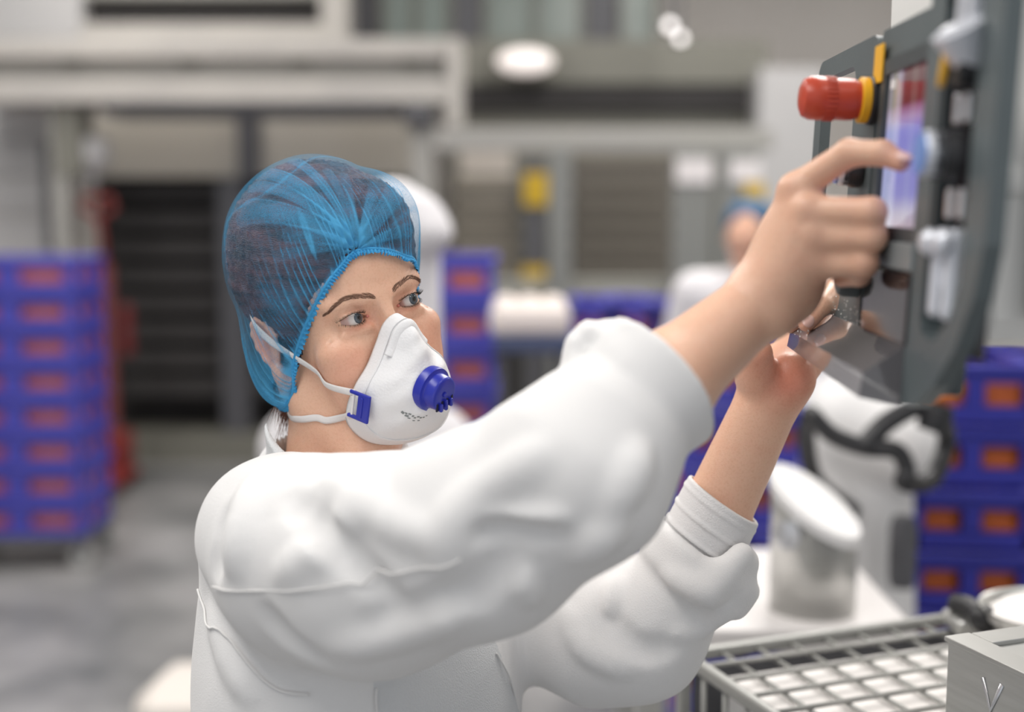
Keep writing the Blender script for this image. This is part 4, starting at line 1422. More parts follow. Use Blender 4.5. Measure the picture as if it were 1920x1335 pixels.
nt.links.new(sp.outputs['X'], mr2.inputs[0])
rp2 = add_node(nt, 'ShaderNodeValToRGB'); c2 = rp2.color_ramp; c2.interpolation = 'CONSTANT'
c2.elements[0].position = 0.0; c2.elements[0].color = (0.35, 0.40, 0.42, 1)
c2.elements[1].position = 0.30; c2.elements[1].color = (0, 0, 0, 1)
for po, c_ in ((0.10, (0.30, 0.38, 0.30)), (0.16, (0.42, 0.44, 0.55)), (0.26, (0.05, 0.05, 0.12)), (0.46, (0.10, 0.12, 0.10)), (0.52, (0.0, 0.0, 0.0))):
    e_ = c2.elements.new(po); e_.color = (*c_, 1)
nt.links.new(mr2.outputs[0], rp2.inputs[0])
mxc = add_node(nt, 'ShaderNodeMix', data_type='RGBA', blend_type='SCREEN'); mxc.inputs[0].default_value = 0.7
nt.links.new(rp.outputs[0], mxc.inputs[6]); nt.links.new(rp2.outputs[0], mxc.inputs[7])
nt.links.new(mxc.outputs[2], bs.inputs['Emission Color']); bs.inputs['Emission Strength'].default_value = 0.75
screen = box('screen', (0.306, 0.006, 0.041), (0.150, 0.006, 0.124), scr_m, panel, 0.0005)
box('screen_mark', (0.246, 0.0026, 0.092), (0.012, 0.0008, 0.007), white_m, screen, 0.0)
# grey lower strip, glossy black field, clear drip ledge
box('lower_strip', (0.292, -0.002, -0.0385), (0.130, 0.004, 0.020), mat('strip_grey', (0.20, 0.225, 0.235), 0.35), panel, 0.001)
box('gloss_field', (0.292, -0.002, -0.0755), (0.128, 0.004, 0.050), black_m, panel, 0.001)
# ledge: a folded clear sheet along the bottom
lv = [(0.105, -0.001, -0.100), (0.352, -0.001, -0.100), (0.352, -0.030, -0.122), (0.072, -0.030, -0.120), (0.352, -0.032, -0.140), (0.072, -0.032, -0.134), (0.352, 0.0, -0.146), (0.105, 0.0, -0.142)]
bm = bmesh.new()
vs_ = [bm.verts.new(v_) for v_ in lv]
for f_ in ((0, 1, 2, 3), (3, 2, 4, 5), (5, 4, 6, 7), (1, 6, 4, 2), (0, 3, 5, 7)):
    bm.faces.new([vs_[i] for i in f_])
bmesh.ops.recalc_face_normals(bm, faces=bm.faces)
led = bm_obj('drip_ledge', bm, smoke_m, panel)
sol = led.modifiers.new('thick', 'SOLIDIFY'); sol.thickness = 0.002
# near raised frame with its recess
NEAR = [(0.350, -0.144), (0.385, -0.140), (0.425, -0.120), (0.462, -0.092), (0.488, -0.058), (0.500, -0.025), (0.500, 0.150), (0.350, 0.150)]
plate('raised_frame', NEAR, [[(0.388, -0.088), (0.415, -0.092), (0.442, -0.076), (0.460, -0.050), (0.460, 0.136), (0.384, 0.136), (0.384, -0.08)]], -0.002, 0.010, grey_m, panel)
box('recess_field', (0.422, 0.014, 0.02), (0.084, 0.006, 0.236), black_m, panel, 0.001)
# yellow label beside the stop button
box('yellow_label', (0.215, -0.0022, 0.1105), (0.026, 0.0016, 0.030), yellow_m, panel, 0.0003)
# emergency stop: axis points out of the panel (-y)
AX = (0, -1, 0)
es_loc = (0.198, 0.0, 0.083)
stop = lathe('stop_button', [(0.0145, -0.002), (0.0155, 0.006), (0.0165, 0.0065), (0.0170, 0.012), (0.0168, 0.022), (0.0172, 0.030), (0.0178, 0.034), (0.0175, 0.042), (0.0150, 0.0475), (0.0095, 0.0500), (0.0001, 0.0507)], red_m, panel, 56, (es_loc[0], es_loc[1] - 0.010, es_loc[2]), AX)
for k_ in range(30):
    a_ = 2 * math.pi * k_ / 30
    box('grip_rib', (es_loc[0] + 0.0173 * math.cos(a_), es_loc[1] - 0.010 - 0.0265, es_loc[2] + 0.0173 * math.sin(a_)), (0.0016, 0.0085, 0.0016), red_m, stop, 0.0004)
lathe('stop_collar', [(0.0175, 0.0), (0.0185, 0.001), (0.0185, 0.007), (0.0172, 0.0078)], yellow_m, panel, 48, (es_loc[0], es_loc[1] - 0.0045, es_loc[2]), AX)
lathe('stop_base', [(0.020, 0.0), (0.020, 0.004), (0.0185, 0.005)], blackp_m, panel, 40, es_loc, AX)
# small blue-faced selector and a grey dome near the handle
bluef_m = mat('blue_face', (0.16, 0.28, 0.62), 0.35)
silver_m = mat('pale_silver', (0.68, 0.70, 0.76), 0.35, metal=0.3)


def selector(u, v, s=1.0):
    k = lathe('selector_base', [(0.017 * s, 0.0), (0.017 * s, 0.006), (0.015 * s, 0.010), (0.015 * s, 0.018 * s)], blackp_m, panel, 32, (u, -0.002, v), AX)
    lathe('selector_ring', [(0.0135 * s, 0.0), (0.0150 * s, 0.002), (0.0150 * s, 0.011 * s), (0.0138 * s, 0.0130 * s)], silver_m, k, 32, (u, -0.002 - 0.010 * s, v), AX)
    lathe('selector_face', [(0.0132 * s, 0.0), (0.0132 * s, 0.002), (0.0001, 0.0026)], bluef_m, k, 32, (u, -0.002 - 0.023 * s, v), AX)
    return k


selector(0.176, 0.026, 0.8)
lathe('grey_dome', [(0.012, 0.0), (0.012, 0.012), (0.010, 0.016), (0.004, 0.0185), (0.0001, 0.0187)], grey_m, panel, 32, (0.195, -0.001, -0.066), AX)
selector(0.436, 0.030, 1.0)
# key switch with yellow tag and silver bow
ks = lathe('key_switch', [(0.0150, 0.0), (0.0150, 0.006), (0.012, 0.008), (0.012, 0.020), (0.010, 0.022)], blackp_m, panel, 32, (0.446, 0.010, 0.083), AX)
lathe('key_cone', [(0.008, 0.0), (0.012, 0.014), (0.016, 0.030), (0.017, 0.034), (0.012, 0.036)], silver_m, ks, 28, (0.446, 0.004, 0.078), (0.15, -0.45, 0.75))
lathe('yellow_tag', [(0.0150, 0.0), (0.0150, 0.003), (0.013, 0.004)], yellow_m, ks, 28, (0.424, -0.010, 0.088), (-0.25, -1, 0.1))
# hasp above
plate('hasp', rrect(0.420, 0.452, 0.100, 0.135, 0.006), [rrect(0.432, 0.440, 0.107, 0.128, 0.003)], -0.006, 0.0, silver_m, panel)
# guide bars between the switches
for (u_, v_, h_) in ((0.417, 0.0605, 0.020), (0.437, 0.0605, 0.020), (0.417, -0.0005, 0.020), (0.440, -0.0005, 0.020)):
    box('guide_bar', (u_, 0.004, v_), (0.008, 0.010, h_), chrome_m, panel, 0.002)
# twin latch: two silver levers joined by a bridge
for u_ in (0.412, 0.440):
    lv_ = box('latch_lever', (u_, 0.001, -0.046), (0.012, 0.014, 0.060), silver_m, panel, 0.005)
    lathe('latch_boss', [(0.0085, 0.0), (0.0095, 0.004), (0.006, 0.009), (0.0001, 0.0095)], silver_m, lv_, 24, (u_, -0.005, -0.026), AX)
box('latch_bridge', (0.426, 0.003, -0.049), (0.034, 0.008, 0.014), silver_m, panel, 0.003)
# flour dust specks caught on the lower corner
dust_m = mat('flour_dust', (0.75, 0.74, 0.72), 0.9)
rd = random.Random(5)
vs_, fs_ = [], []
for _ in range(170):
    if rd.random() < 0.55:
        c_ = (rd.uniform(0.10, 0.30), -0.0015, rd.gauss(-0.094, 0.008))
    else:
        c_ = (rd.uniform(0.04, 0.16), -0.034 + rd.uniform(0, 0.02), rd.uniform(-0.1225, -0.112))
    s_ = rd.uniform(0.0004, 0.0011)
    o_ = len(vs_)
    for q_ in ((1, 0, 0), (-1, 0, 0), (0, 1, 0), (0, -1, 0), (0, 0, 1), (0, 0, -1)):
        vs_.append(tuple(c_[i] + q_[i] * s_ * (1 if i != 1 else 0.6) for i in range(3)))
    for a_, b_, d_ in ((0, 2, 4), (2, 1, 4), (1, 3, 4), (3, 0, 4), (2, 0, 5), (1, 2, 5), (3, 1, 5), (0, 3, 5)):
        fs_.append((o_ + a_, o_ + b_, o_ + d_))
dust = mesh_obj('flour_dust', vs_, fs_, dust_m, panel)
dust['kind'] = 'stuff'

# pale grey switch cabinet carrying the panel, on its column
cabg_m = mat('cabinet_grey', (0.82, 0.81, 0.78), 0.5, col2=(0.85, 0.84, 0.81), nscale=3)
zb = P(1870, 662, 0.92)[2]
cab = thing('switch_cabinet', 'pale grey switch cabinet behind the control panel at the right edge', 'cabinet', (0.52, 1.06, 0))
box('body', (-0.005, 0.0, zb + 0.36), (0.36, 0.24, 0.72), cabg_m, cab, 0.022)
box('door', (0.012, -0.130, zb + 0.36), (0.31, 0.026, 0.68), cabg_m, cab, 0.010)
lathe('hanging_pipe', [(0.05, zb + 0.70), (0.05, 5.2)], cabg_m, cab, 28, (0.08, 0.02, 0))
lathe('arm', [(0.022, 0.0), (0.022, 0.09)], cabg_m, panel, 24, (0.30, 0.040, 0.02), (0, 1, 0))


# ------------------------------------------------------------------ hall: floor, walls, machines behind
def W(x, y, z_plane):
    """world point on the level z_plane seen at (x, y) in the photo"""
    d = P(x, y, 1.0) - CAM
    return CAM + d * ((z_plane - CAM[2]) / d[2])


def span(x0, x1, y0, y1, d):
    """world box extents (x0, x1, y, z0, z1) of a front face measured at distance d"""
    xc, yc = (x0 + x1) / 2, (y0 + y1) / 2
    return P(x0, yc, d)[0], P(x1, yc, d)[0], P(xc, yc, d)[1], P(xc, y1, d)[2], P(xc, y0, d)[2]


def slab(name, x0, x1, y0, y1, d, dep, m, parent=None, bev=0.006):
    """a box whose front face was measured in the photo; child boxes are in world space of an unmoved parent"""
    a, b, y, z0, z1 = span(x0, x1, y0, y1, d)
    return box(name, ((a + b) / 2, y + dep / 2, (z0 + z1) / 2), (b - a, dep, z1 - z0), m, parent, bev)


floor_m, nt, bs = new_mat('wet_concrete')
tc = add_node(nt, 'ShaderNodeTexCoord')
nz = add_node(nt, 'ShaderNodeTexNoise', i_Scale=1.1, i_Detail=6.0, i_Roughness=0.6)
nt.links.new(tc.outputs['Object'], nz.inputs['Vector'])
rp = add_node(nt, 'ShaderNodeValToRGB')
rp.color_ramp.elements[0].position = 0.36; rp.color_ramp.elements[0].color = (0.125, 0.13, 0.13, 1)
rp.color_ramp.elements[1].position = 0.66; rp.color_ramp.elements[1].color = (0.42, 0.41, 0.41, 1)
nt.links.new(nz.outputs['Fac'], rp.inputs[0]); nt.links.new(rp.outputs[0], bs.inputs['Base Color'])
mr = add_node(nt, 'ShaderNodeMapRange'); mr.inputs[3].default_value = 0.55; mr.inputs[4].default_value = 0.22
nt.links.new(nz.outputs['Fac'], mr.inputs[0]); nt.links.new(mr.outputs[0], bs.inputs['Roughness'])
fl_o = mesh_obj('floor', [(-9, -3, 0), (9, -3, 0), (9, 13, 0), (-9, 13, 0)], [(0, 1, 2, 3)], floor_m)
tag(fl_o, kind='structure')
wall_m = mat('wall_paint', (0.74, 0.70, 0.66), 0.7, col2=(0.78, 0.74, 0.70), nscale=1.5)
wb = box('wall_back', (0, 11.6, 2.6), (18, 0.2, 5.2), wall_m, None, 0)
tag(wb, kind='structure')
wl_ = box('wall_left', (-7.0, 5, 2.6), (0.2, 13, 5.2), wall_m, None, 0); tag(wl_, kind='structure')
wr_ = box('wall_right', (7.6, 5, 2.6), (0.2, 13, 5.2), wall_m, None, 0); tag(wr_, kind='structure')

beam_m = mat('galvanised_beam', (0.50, 0.475, 0.445), 0.5, metal=0.1, col2=(0.56, 0.53, 0.49), nscale=2.5)
beam2_m = mat('painted_beam', (0.38, 0.37, 0.345), 0.5)
tan_m = mat('machine_panel', (0.44, 0.405, 0.35), 0.5, col2=(0.48, 0.45, 0.40), nscale=1.2)
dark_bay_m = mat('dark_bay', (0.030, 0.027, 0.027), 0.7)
dark_slat_m = mat('dark_slat', (0.050, 0.046, 0.045), 0.6)
dgrey_m = mat('dark_grey_steel', (0.10, 0.10, 0.11), 0.5)
lgrey_m = mat('light_grey_sheet', (0.48, 0.475, 0.475), 0.5, col2=(0.53, 0.52, 0.52), nscale=1.0)
olive_m = mat('olive_steel', (0.20, 0.195, 0.165), 0.5)
slat_m = mat('brown_grey_slat', (0.19, 0.17, 0.14), 0.55)
slat2_m = mat('tan_slat', (0.34, 0.305, 0.25), 0.55)
glass_m = mat('grey_green_glass', (0.20, 0.235, 0.215), 0.25, col2=(0.28, 0.31, 0.29), nscale=1.5)
sign_m = mat('sign_yellow', (0.62, 0.40, 0.02), 0.5)
paper_m = mat('paper_white', (0.80, 0.76, 0.75), 0.6)
redp_m = mat('truck_red', (0.22, 0.028, 0.024), 0.5)

# overhead conveyor gantry
gt = thing('conveyor_gantry', 'long overhead conveyor beam with bolts running above the dark bay', 'conveyor')
slab('top_rail', -60, 862, 72, 108, 7.0, 0.5, beam_m, gt)
slab('web', -60, 850, 104, 152, 7.12, 0.3, beam2_m, gt)
slab('lower_rail', -60, 862, 148, 192, 7.0, 0.5, beam_m, gt)
slab('end_plate', 838, 864, 72, 236, 6.98, 0.52, beam_m, gt)
slab('return_tube', 190, 745, 190, 216, 7.05, 0.4, dgrey_m, gt, 0.02)
for bx_ in (132, 352, 562, 772):
    slab('bolt', bx_ - 20, bx_ + 20, 95, 124, 7.06, 0.08, olive_m, gt, 0.012)
slab('hanger', 770, 812, 190, 400, 7.1, 0.2, beam2_m, gt)
slab('hanger', 100, 150, 190, 330, 7.1, 0.2, olive_m, gt)
slab('drive_motor', 752, 812, 196, 232, 6.95, 0.25, dgrey_m, gt, 0.03)
for px_ in (112, 790):
    a, b, y, z0, z1 = span(px_ - 14, px_ + 14, 190, 800, 7.15)
    box('post', ((a + b) / 2, y + 0.1, z1 / 2), (b - a, 0.12, z1), beam2_m, gt, 0.006)

# upper machine with dark mouth
um = thing('oven_hood', 'grey hood with a wide dark opening above the conveyor beam', 'oven')
slab('hood_panel', -80, 152, -80, 70, 8.6, 0.8, lgrey_m, um)
slab('hood_top', 150, 602, -120, -8, 8.6, 0.8, beam2_m, um)
slab('hood_mouth', 150, 602, -10, 46, 8.75, 0.6, dark_bay_m, um)
slab('hood_sill', 150, 640, 44, 76, 8.6, 0.8, beam_m, um)
slab('hood_post', 600, 652, -120, 72, 8.55, 0.8, beam_m, um)

# glazed enclosure above the rack
ge = thing('glazed_enclosure', 'row of dim green-grey glass panes between steel posts at the top', 'enclosure')
for i_, (xa, xb) in enumerate(((655, 712), (716, 775), (780, 840), (846, 905), (910, 1000), (1006, 1090), (1096, 1160), (1166, 1232))):
    slab('pane', xa, xb, -100, 74, 8.9, 0.05, glass_m if i_ % 3 else dgrey_m, ge)
for xa in (712, 775, 841, 905, 1001, 1091, 1161, 1228):
    slab('post', xa, xa + 7, -100, 78, 8.85, 0.1, olive_m, ge)
slab('sill_beam', 660, 1440, 74, 100, 8.8, 0.15, olive_m, ge)
slab('lintel', 860, 1440, 98, 157, 8.8, 0.12, olive_m, ge)

# machine with beige panels and the dark bay
mc = thing('baking_machine', 'machine front with beige panels above a dark slatted bay', 'machine')
slab('panel', 160, 448, 218, 332, 8.0, 0.5, tan_m, mc)
slab('panel', 480, 762, 218, 332, 8.0, 0.5, tan_m, mc)
slab('divider', 444, 484, 214, 336, 7.95, 0.5, dgrey_m, mc)
a, b, y, z0, z1 = span(150, 775, 332, 800, 8.1)
box('bay_back', ((a + b) / 2, y + 0.5, z1 / 2), (b - a, 0.2, z1), dark_bay_m, mc, 0)
for k_ in range(8):
    y0 = 345 + k_ * 52
    slab('slat', 205, 425, y0, y0 + 34, 8.15, 0.06, dark_slat_m, mc)
    slab('slat', 470, 770, y0, y0 + 34, 8.15, 0.06, dark_slat_m, mc)
a, b, y, z0, z1 = span(412, 462, 336, 800, 8.0)
box('leg', ((a + b) / 2, y + 0.1, z1 / 2), (b - a, 0.2, z1), dgrey_m, mc)
a, b, y, z0, z1 = span(150, 775, 770, 800, 8.0)
box('plinth', ((a + b) / 2, y + 0.2, 0.09), (b - a, 0.4, 0.18), olive_m, mc)

# light grey cabinet far left
lc = thing('steel_cabinet', 'light grey sheet cabinet with horizontal seams at far left', 'cabinet')
for (ya, yb) in ((200, 258), (262, 330), (334, 400), (404, 478)):
    slab('sheet', -90, 92, ya, yb, 7.6, 0.4, lgrey_m, lc)
a, b, y, z0, z1 = span(-90, 92, 478, 820, 7.6)
box('base', ((a + b) / 2, y + 0.2, z1 / 2), (b - a, 0.4, z1), lgrey_m, lc)
slab('post', 78, 122, 268, 470, 7.5, 0.2, dgrey_m, lc, 0.02)
ql = thing('flour_hopper', 'small pale funnel hanging under the beam left of the beige panel', 'hopper')
c_ = P(165, 300, 7.3)
lathe('funnel', [(0.03, -0.16), (0.04, -0.10), (0.13, 0.0), (0.13, 0.10), (0.09, 0.13)], lgrey_m, ql, 24, c_)
lathe('neck', [(0.03, -0.24), (0.03, -0.15)], olive_m, ql, 16, c_)
lathe('drop_pipe', [(0.035, 0.10), (0.035, 0.42)], olive_m, ql, 16, c_)

# slatted racks, centre
for nm, lab, (xa, xb, ya, yb, n_, m_) in (('tray_rack', 'tan slatted tray rack right of the white machine column', (850, 972, 330, 560, 6, slat2_m)), ('roller_shutter', 'brown-grey slatted roller shutter between the fence posts', (1075, 1262, 290, 560, 7, slat_m))):
    rk = thing(nm, lab, 'rack' if 'rack' in nm else 'shutter')
    h_ = (yb - ya) / n_
    for k_ in range(n_):
        slab('slat', xa, xb, ya + k_ * h_ + 5, ya + (k_ + 1) * h_ - 12, 8.3, 0.06, m_, rk)
    a, b, y, z0, z1 = span(xa, xb, ya, yb, 8.4)
    box('back', ((a + b) / 2, y + 0.15, (z1) / 2), (b - a, 0.1, z1), dark_slat_m, rk, 0)
mw = thing('olive_machine', 'olive grey machine body behind the racks in the centre', 'machine')
a, b, y, z0, z1 = span(845, 1440, 158, 700, 9.0)
box('body', ((a + b) / 2, y + 0.2, z1 / 2), (b - a, 0.3, z1), olive_m, mw, 0.01)
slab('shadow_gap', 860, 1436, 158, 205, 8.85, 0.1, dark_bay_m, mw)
slab('pale_panel', 862, 962, 268, 330, 8.7, 0.1, mat('pale_panel', (0.52, 0.47, 0.42), 0.5), mw)
slab('pale_column', 1420, 1540, 130, 560, 8.6, 0.3, lgrey_m, mw)
sp_ = thing('sign_post', 'dark upright post carrying two yellow signs', 'post')
a, b, y, z0, z1 = span(982, 1022, 300, 560, 8.2)
box('shaft', ((a + b) / 2, y + 0.03, z1 / 2), (b - a, 0.06, z1), dgrey_m, sp_, 0.006)
box('foot', ((a + b) / 2, y + 0.03, 0.01), (0.24, 0.2, 0.02), dgrey_m, sp_, 0.004)

# guard fence: rails, posts, signs
fe = thing('guard_fence', 'grey guard fence with wide top rail and upright posts', 'fence')
slab('rail', 815, 1450, 240, 282, 6.6, 0.06, beam2_m, fe)
slab('rail', 900, 1450, 522, 552, 6.6, 0.06, mat('fence_rail', (0.36, 0.355, 0.31), 0.5), fe)
pg_m = mat('fence_post', (0.235, 0.24, 0.225), 0.5)
for (xa, xb) in ((1030, 1072), (1262, 1335), (1345, 1420)):
    a, b, y, z0, z1 = span(xa, xb, 278, 560, 6.5)
    box('post', ((a + b) / 2, y + 0.03, z1 / 2), (b - a, 0.06, z1), pg_m, fe)
for (xa, xb, ya, yb, m_, lab) in ((982, 1026, 325, 386, sign_m, 'upper yellow warning sign on the black post'), (978, 1024, 500, 556, sign_m, 'lower yellow warning sign above the white tray'),
                                  (1394, 1432, 342, 378, sign_m, 'small yellow sign above the blue cap of the far worker'), (1266, 1335, 298, 344, paper_m, 'white notice sheet left of two on the fence posts'), (1366, 1424, 300, 342, paper_m, 'white notice sheet right of two on the fence posts')):
    a, b, y, z0, z1 = span(xa, xb, ya, yb, 8.19 if xa < 1100 else 6.49)
    y = (span(982, 1022, 300, 560, 8.2)[2] if xa < 1100 else span(1262, 1335, 278, 560, 6.5)[2]) - 0.008
    s_ = box('warning_sign' if m_ is sign_m else 'notice_sheet', ((a + b) / 2, y, (z0 + z1) / 2), (b - a, 0.012, z1 - z0), m_, None, 0.002)
    tag(s_, lab, 'sign')

# round lamps seen as soft discs
lampd_m = mat('lamp_glow', (0.9, 0.9, 0.9), 0.4, emis=(1.0, 0.93, 0.90), es=2.2)
for (x_, y_, r_, lab) in ((1256, 48, 0.030, 'upper small round lamp at the top of the hall'), (1276, 72, 0.026, 'lower small round lamp at the top of the hall')):
    o_ = thing('spot_lamp', lab, 'lamp', P(x_, y_, 8.0))
    lathe('lens', [(r_, 0.0), (r_ * 0.8, 0.012), (0.001, 0.018)], lampd_m, o_, 24, axis=(0, -1, 0))
    lathe('stem', [(0.012, 0.0), (0.012, 5.2 - P(x_, y_, 8.0)[2])], dgrey_m, o_, 12, (0, 0.06, 0))
    lathe('can', [(r_ * 1.1, -0.12), (r_ * 1.1, 0.0), (r_ * 0.95, 0.001)], dgrey_m, o_, 24, axis=(0, -1, 0))
o_ = thing('beam_glint', 'oval glowing patch imitating lamps reflected on the olive beam in the centre', 'lamp', P(985, 115, 8.6))
sv, sf = sphere_grid(24, 14)
mesh_obj('glint_disc', sv * np.array([0.19, 0.06, 0.085]), sf, mat('beam_glint_glow', (0.9, 0.85, 0.82), 0.4, emis=(1.0, 0.88, 0.83), es=0.55), o_, True)  # glowing oval imitates the reflection of lamps on the beam
box('backing', (0, 0.06, 0), (0.44, 0.05, 0.22), olive_m, o_, 0.02)

# ceiling lamp housings over the hall
for i_, (lx, ly, lz, sx_, sy_, pw) in enumerate(LAMPS):
    o_ = thing('ceiling_lamp', 'long white strip lamp hanging ' + ('just above the woman', 'above the control panel', 'above the white machine column', 'above the middle crates', 'above the far-left crates', 'above the guard fence', 'at the far right of the hall')[i_], 'lamp', (lx, ly, lz + 0.03), group='ceiling strip lamps')
    box('housing', (0, 0, 0.03), (sx_ + 0.04, sy_ + 0.04, 0.05), white_m, o_, 0.005)
    for s_ in (-1, 1):
        lathe('rod', [(0.008, 0.05), (0.008, 5.2 - lz - 0.03)], white_m, o_, 10, (0, s_ * sy_ * 0.35, 0))
cl_ = box('ceiling', (0, 5, 5.25), (18, 17, 0.1), mat('ceiling_white', (0.7, 0.7, 0.7), 0.8), None, 0)
tag(cl_, kind='structure')

# ------------------------------------------------------------------ crates
crate_m = mat('crate_blue', (0.060, 0.060, 0.42), 0.42, col2=(0.075, 0.075, 0.46), nscale=5)
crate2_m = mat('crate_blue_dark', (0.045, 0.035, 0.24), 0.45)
orange_m = mat('orange_filling', (0.75, 0.20, 0.035), 0.6)
redf_m = mat('red_filling', (0.55, 0.06, 0.05), 0.6, col2=(0.75, 0.22, 0.14), nscale=9)


def crate_proto(w, dp, h, m, fill):
    """open crate: four walls with hand slots, rim, ribs, something warm-coloured inside; origin at base centre"""
    t = thing('crate', 'x', 'crate')
    th = 0.012
    # front and back with two window slots each
    for sy in (-1, 1):
        y = sy * (dp / 2 - th / 2)
        bm = bmesh.new()
        box_bm(0, y, h * 0.14, w, th, h * 0.28, bm=bm)
        box_bm(0, y, h * 0.78, w, th, h * 0.26, bm=bm)
        for cx in (-0.46, -0.0, 0.46):
            box_bm(cx * w, y, h * 0.46, w * (0.08 if cx else 0.16), th, h * 0.40, bm=bm)
        bm_obj('wall', bm, m, t)
    for sx in (-1, 1):
        x = sx * (w / 2 - th / 2)
        bm = bmesh.new()
        box_bm(x, 0, h * 0.14, th, dp, h * 0.28, bm=bm)
        box_bm(x, 0, h * 0.78, th, dp, h * 0.26, bm=bm)
        for cy in (-0.44, 0.0, 0.44):
            box_bm(x, cy * dp, h * 0.46, th, dp * 0.14, h * 0.40, bm=bm)
        bm_obj('wall', bm, m, t)
    box('base', (0, 0, 0.008), (w - 0.01, dp - 0.01, 0.016), m, t, 0.003)
    bm = bmesh.new()
    for (cx, cy, sx_, sy_) in ((0, -dp / 2, w + 0.03, 0.03), (0, dp / 2, w + 0.03, 0.03), (-w / 2, 0, 0.03, dp), (w / 2, 0, 0.03, dp)):
        box_bm(cx, cy, h - 0.014, sx_, sy_, 0.018, 0.004, 1, bm=bm)
    bm_obj('rim', bm, m, t)
    for cx in (-0.26, 0.26):
        f_ = box('filling', (cx * w, 0, h * 0.40), (w * 0.40, dp * 0.86, h * 0.55), fill, t, 0.02)
    return t


def stack(proto, x, y, z, n, h, rz, labels, group, jit=0.0):
    rj = random.Random(int(abs(x * 977 + y * 131)))
    for k in range(n):
        o = copy_tree(proto)
        o.location = (x + rj.uniform(-jit, jit), y + rj.uniform(-jit, jit), z + k * h)
        o.rotation_euler = (0, 0, rz + rj.uniform(-jit, jit) * 2)
        o['label'] = labels(k, n)
        o['group'] = group


def order(k, n):
    words = ['lowest', 'second from the bottom', 'third from the bottom', 'fourth from the bottom', 'fifth from the bottom', 'sixth from the bottom', 'seventh from the bottom', 'eighth from the bottom']
    return 'topmost' if k == n - 1 else words[k]


# tall stack on a dolly at far left
d1 = 5.6
hL = 70 * d1 / F_PX
hL = (P(70, 480, d1)[2] - 0.155) / 8 * 0.985
pr = crate_proto(0.58, 0.40, hL, crate_m, redf_m)
xL = P(146, 700, d1)[0] - 0.29
zb_ = P(70, 1035, d1)[2]
nL = 8
stack(pr, xL, P(70, 760, d1)[1] + 0.2, 0.155, nL, (P(70, 480, d1)[2] - 0.155) / nL, 0.02, lambda k, n: 'blue crate in the tall far-left stack, ' + order(k, n), 'crates in the far-left stack', 0.004)
dl = thing('crate_dolly', 'low grey dolly with wheels under the far-left crate stack', 'dolly', (xL, P(70, 760, d1)[1] + 0.2, 0))
box('deck', (0, 0, 0.135), (0.62, 0.44, 0.035), dgrey_m, dl, 0.006)
for sx in (-1, 1):
    for sy in (-1, 1):
        w_ = lathe('wheel', [(0.03, -0.018), (0.052, -0.016), (0.055, 0), (0.052, 0.016), (0.03, 0.018)], mat('wheel_grey', (0.42, 0.42, 0.41), 0.5) if (sx, sy) == (-1, -1) else bpy.data.materials['wheel_grey'], dl, 20, (sx * 0.27, sy * 0.17, 0.055), (0, 1, 0))
        box('fork', (sx * 0.27, sy * 0.17, 0.09), (0.03, 0.05, 0.06), dgrey_m, dl, 0.004)

# red hand pallet truck beyond
tx, ty = P(205, 790, 7.4)[0], P(205, 790, 7.4)[1]
pt = thing('pallet_truck', 'red hand pallet truck standing by the dark bay at left', 'pallet truck', (tx, ty, 0))
box('mast', (0.02, 0, 0.75), (0.06, 0.06, 1.05), mat('mast_red', (0.20, 0.05, 0.05), 0.55), pt, 0.01)
zt_ = P(205, 372, 7.4)[2]
tube('handle', [(0.02, 0, 1.2), (0.0, -0.05, zt_ - 0.12), (-0.10, -0.06, zt_ - 0.05), (-0.08, -0.06, zt_ + 0.0), (0.08, -0.06, zt_ + 0.0), (0.10, -0.06, zt_ - 0.05), (0.0, -0.05, zt_ - 0.12)], 0.018, redp_m, pt)
box('pump', (0, 0, 0.20), (0.24, 0.20, 0.22), redp_m, pt, 0.03)
for sx in (-1, 1):
    box('fork', (sx * 0.14 - 0.05, -0.45, 0.085), (0.15, 0.9, 0.05), redp_m, pt, 0.01)
    lathe('wheel', [(0.06, -0.025), (0.08, -0.02), (0.08, 0.02), (0.06, 0.025)], blackp_m, pt, 20, (sx * 0.10, 0.02, 0.08), (1, 0, 0))
    box('side_guard', (sx * 0.12, 0.0, 0.90), (0.07, 0.05, 0.30), mat('dark_red', (0.14, 0.015, 0.015), 0.6) if sx < 0 else bpy.data.materials['dark_red'], pt, 0.02)

# stack behind the respirator
d2 = 5.0
pr2 = crate_proto(0.42, 0.40, (P(880, 478, d2)[2] - 0.02) / 8 * 0.985, crate_m, redf_m)
x2 = P(826, 600, d2)[0]
z2 = P(880, 478, d2)[2]
n2_ = 8
stack(pr2, x2, P(880, 640, d2)[1] + 0.2, 0.02, n2_, (z2 - 0.02) / n2_, 0.0, lambda k, n: 'blue crate in the stack behind the respirator, ' + order(k, n), 'crates behind the respirator', 0.003)

# row of crates across the middle
d3 = 5.2
k3 = 0
for (xa, xb, ya, n_) in ((1072, 1148, 562, 2), (1150, 1226, 560, 2), (1228, 1300, 565, 2)):
    w3 = (xb - xa) * d3 / F_PX
    p3 = crate_proto(w3 - 0.03, 0.40, 0.20, crate_m, redf_m)
    cx = P((xa + xb) / 2, 600, d3)[0]
    zt3 = P(1150, ya, d3)[2]
    nm_ = ('left', 'middle', 'right')[k3]; k3 += 1
    hh = zt3 / 6
    p3.scale = (1, 1, hh / 0.20 * 0.985)
    stack(p3, cx, P(1150, 600, d3)[1] + 0.2, 0.0, 6, hh, 0.0, lambda k, n, nm_=nm_: 'blue crate in the %s stack of the middle row, %s' % (nm_, order(k, n)), 'crates in the middle row', 0.002)
    for ch in list(p3.children): bpy.data.objects.remove(ch)
    bpy.data.objects.remove(p3)
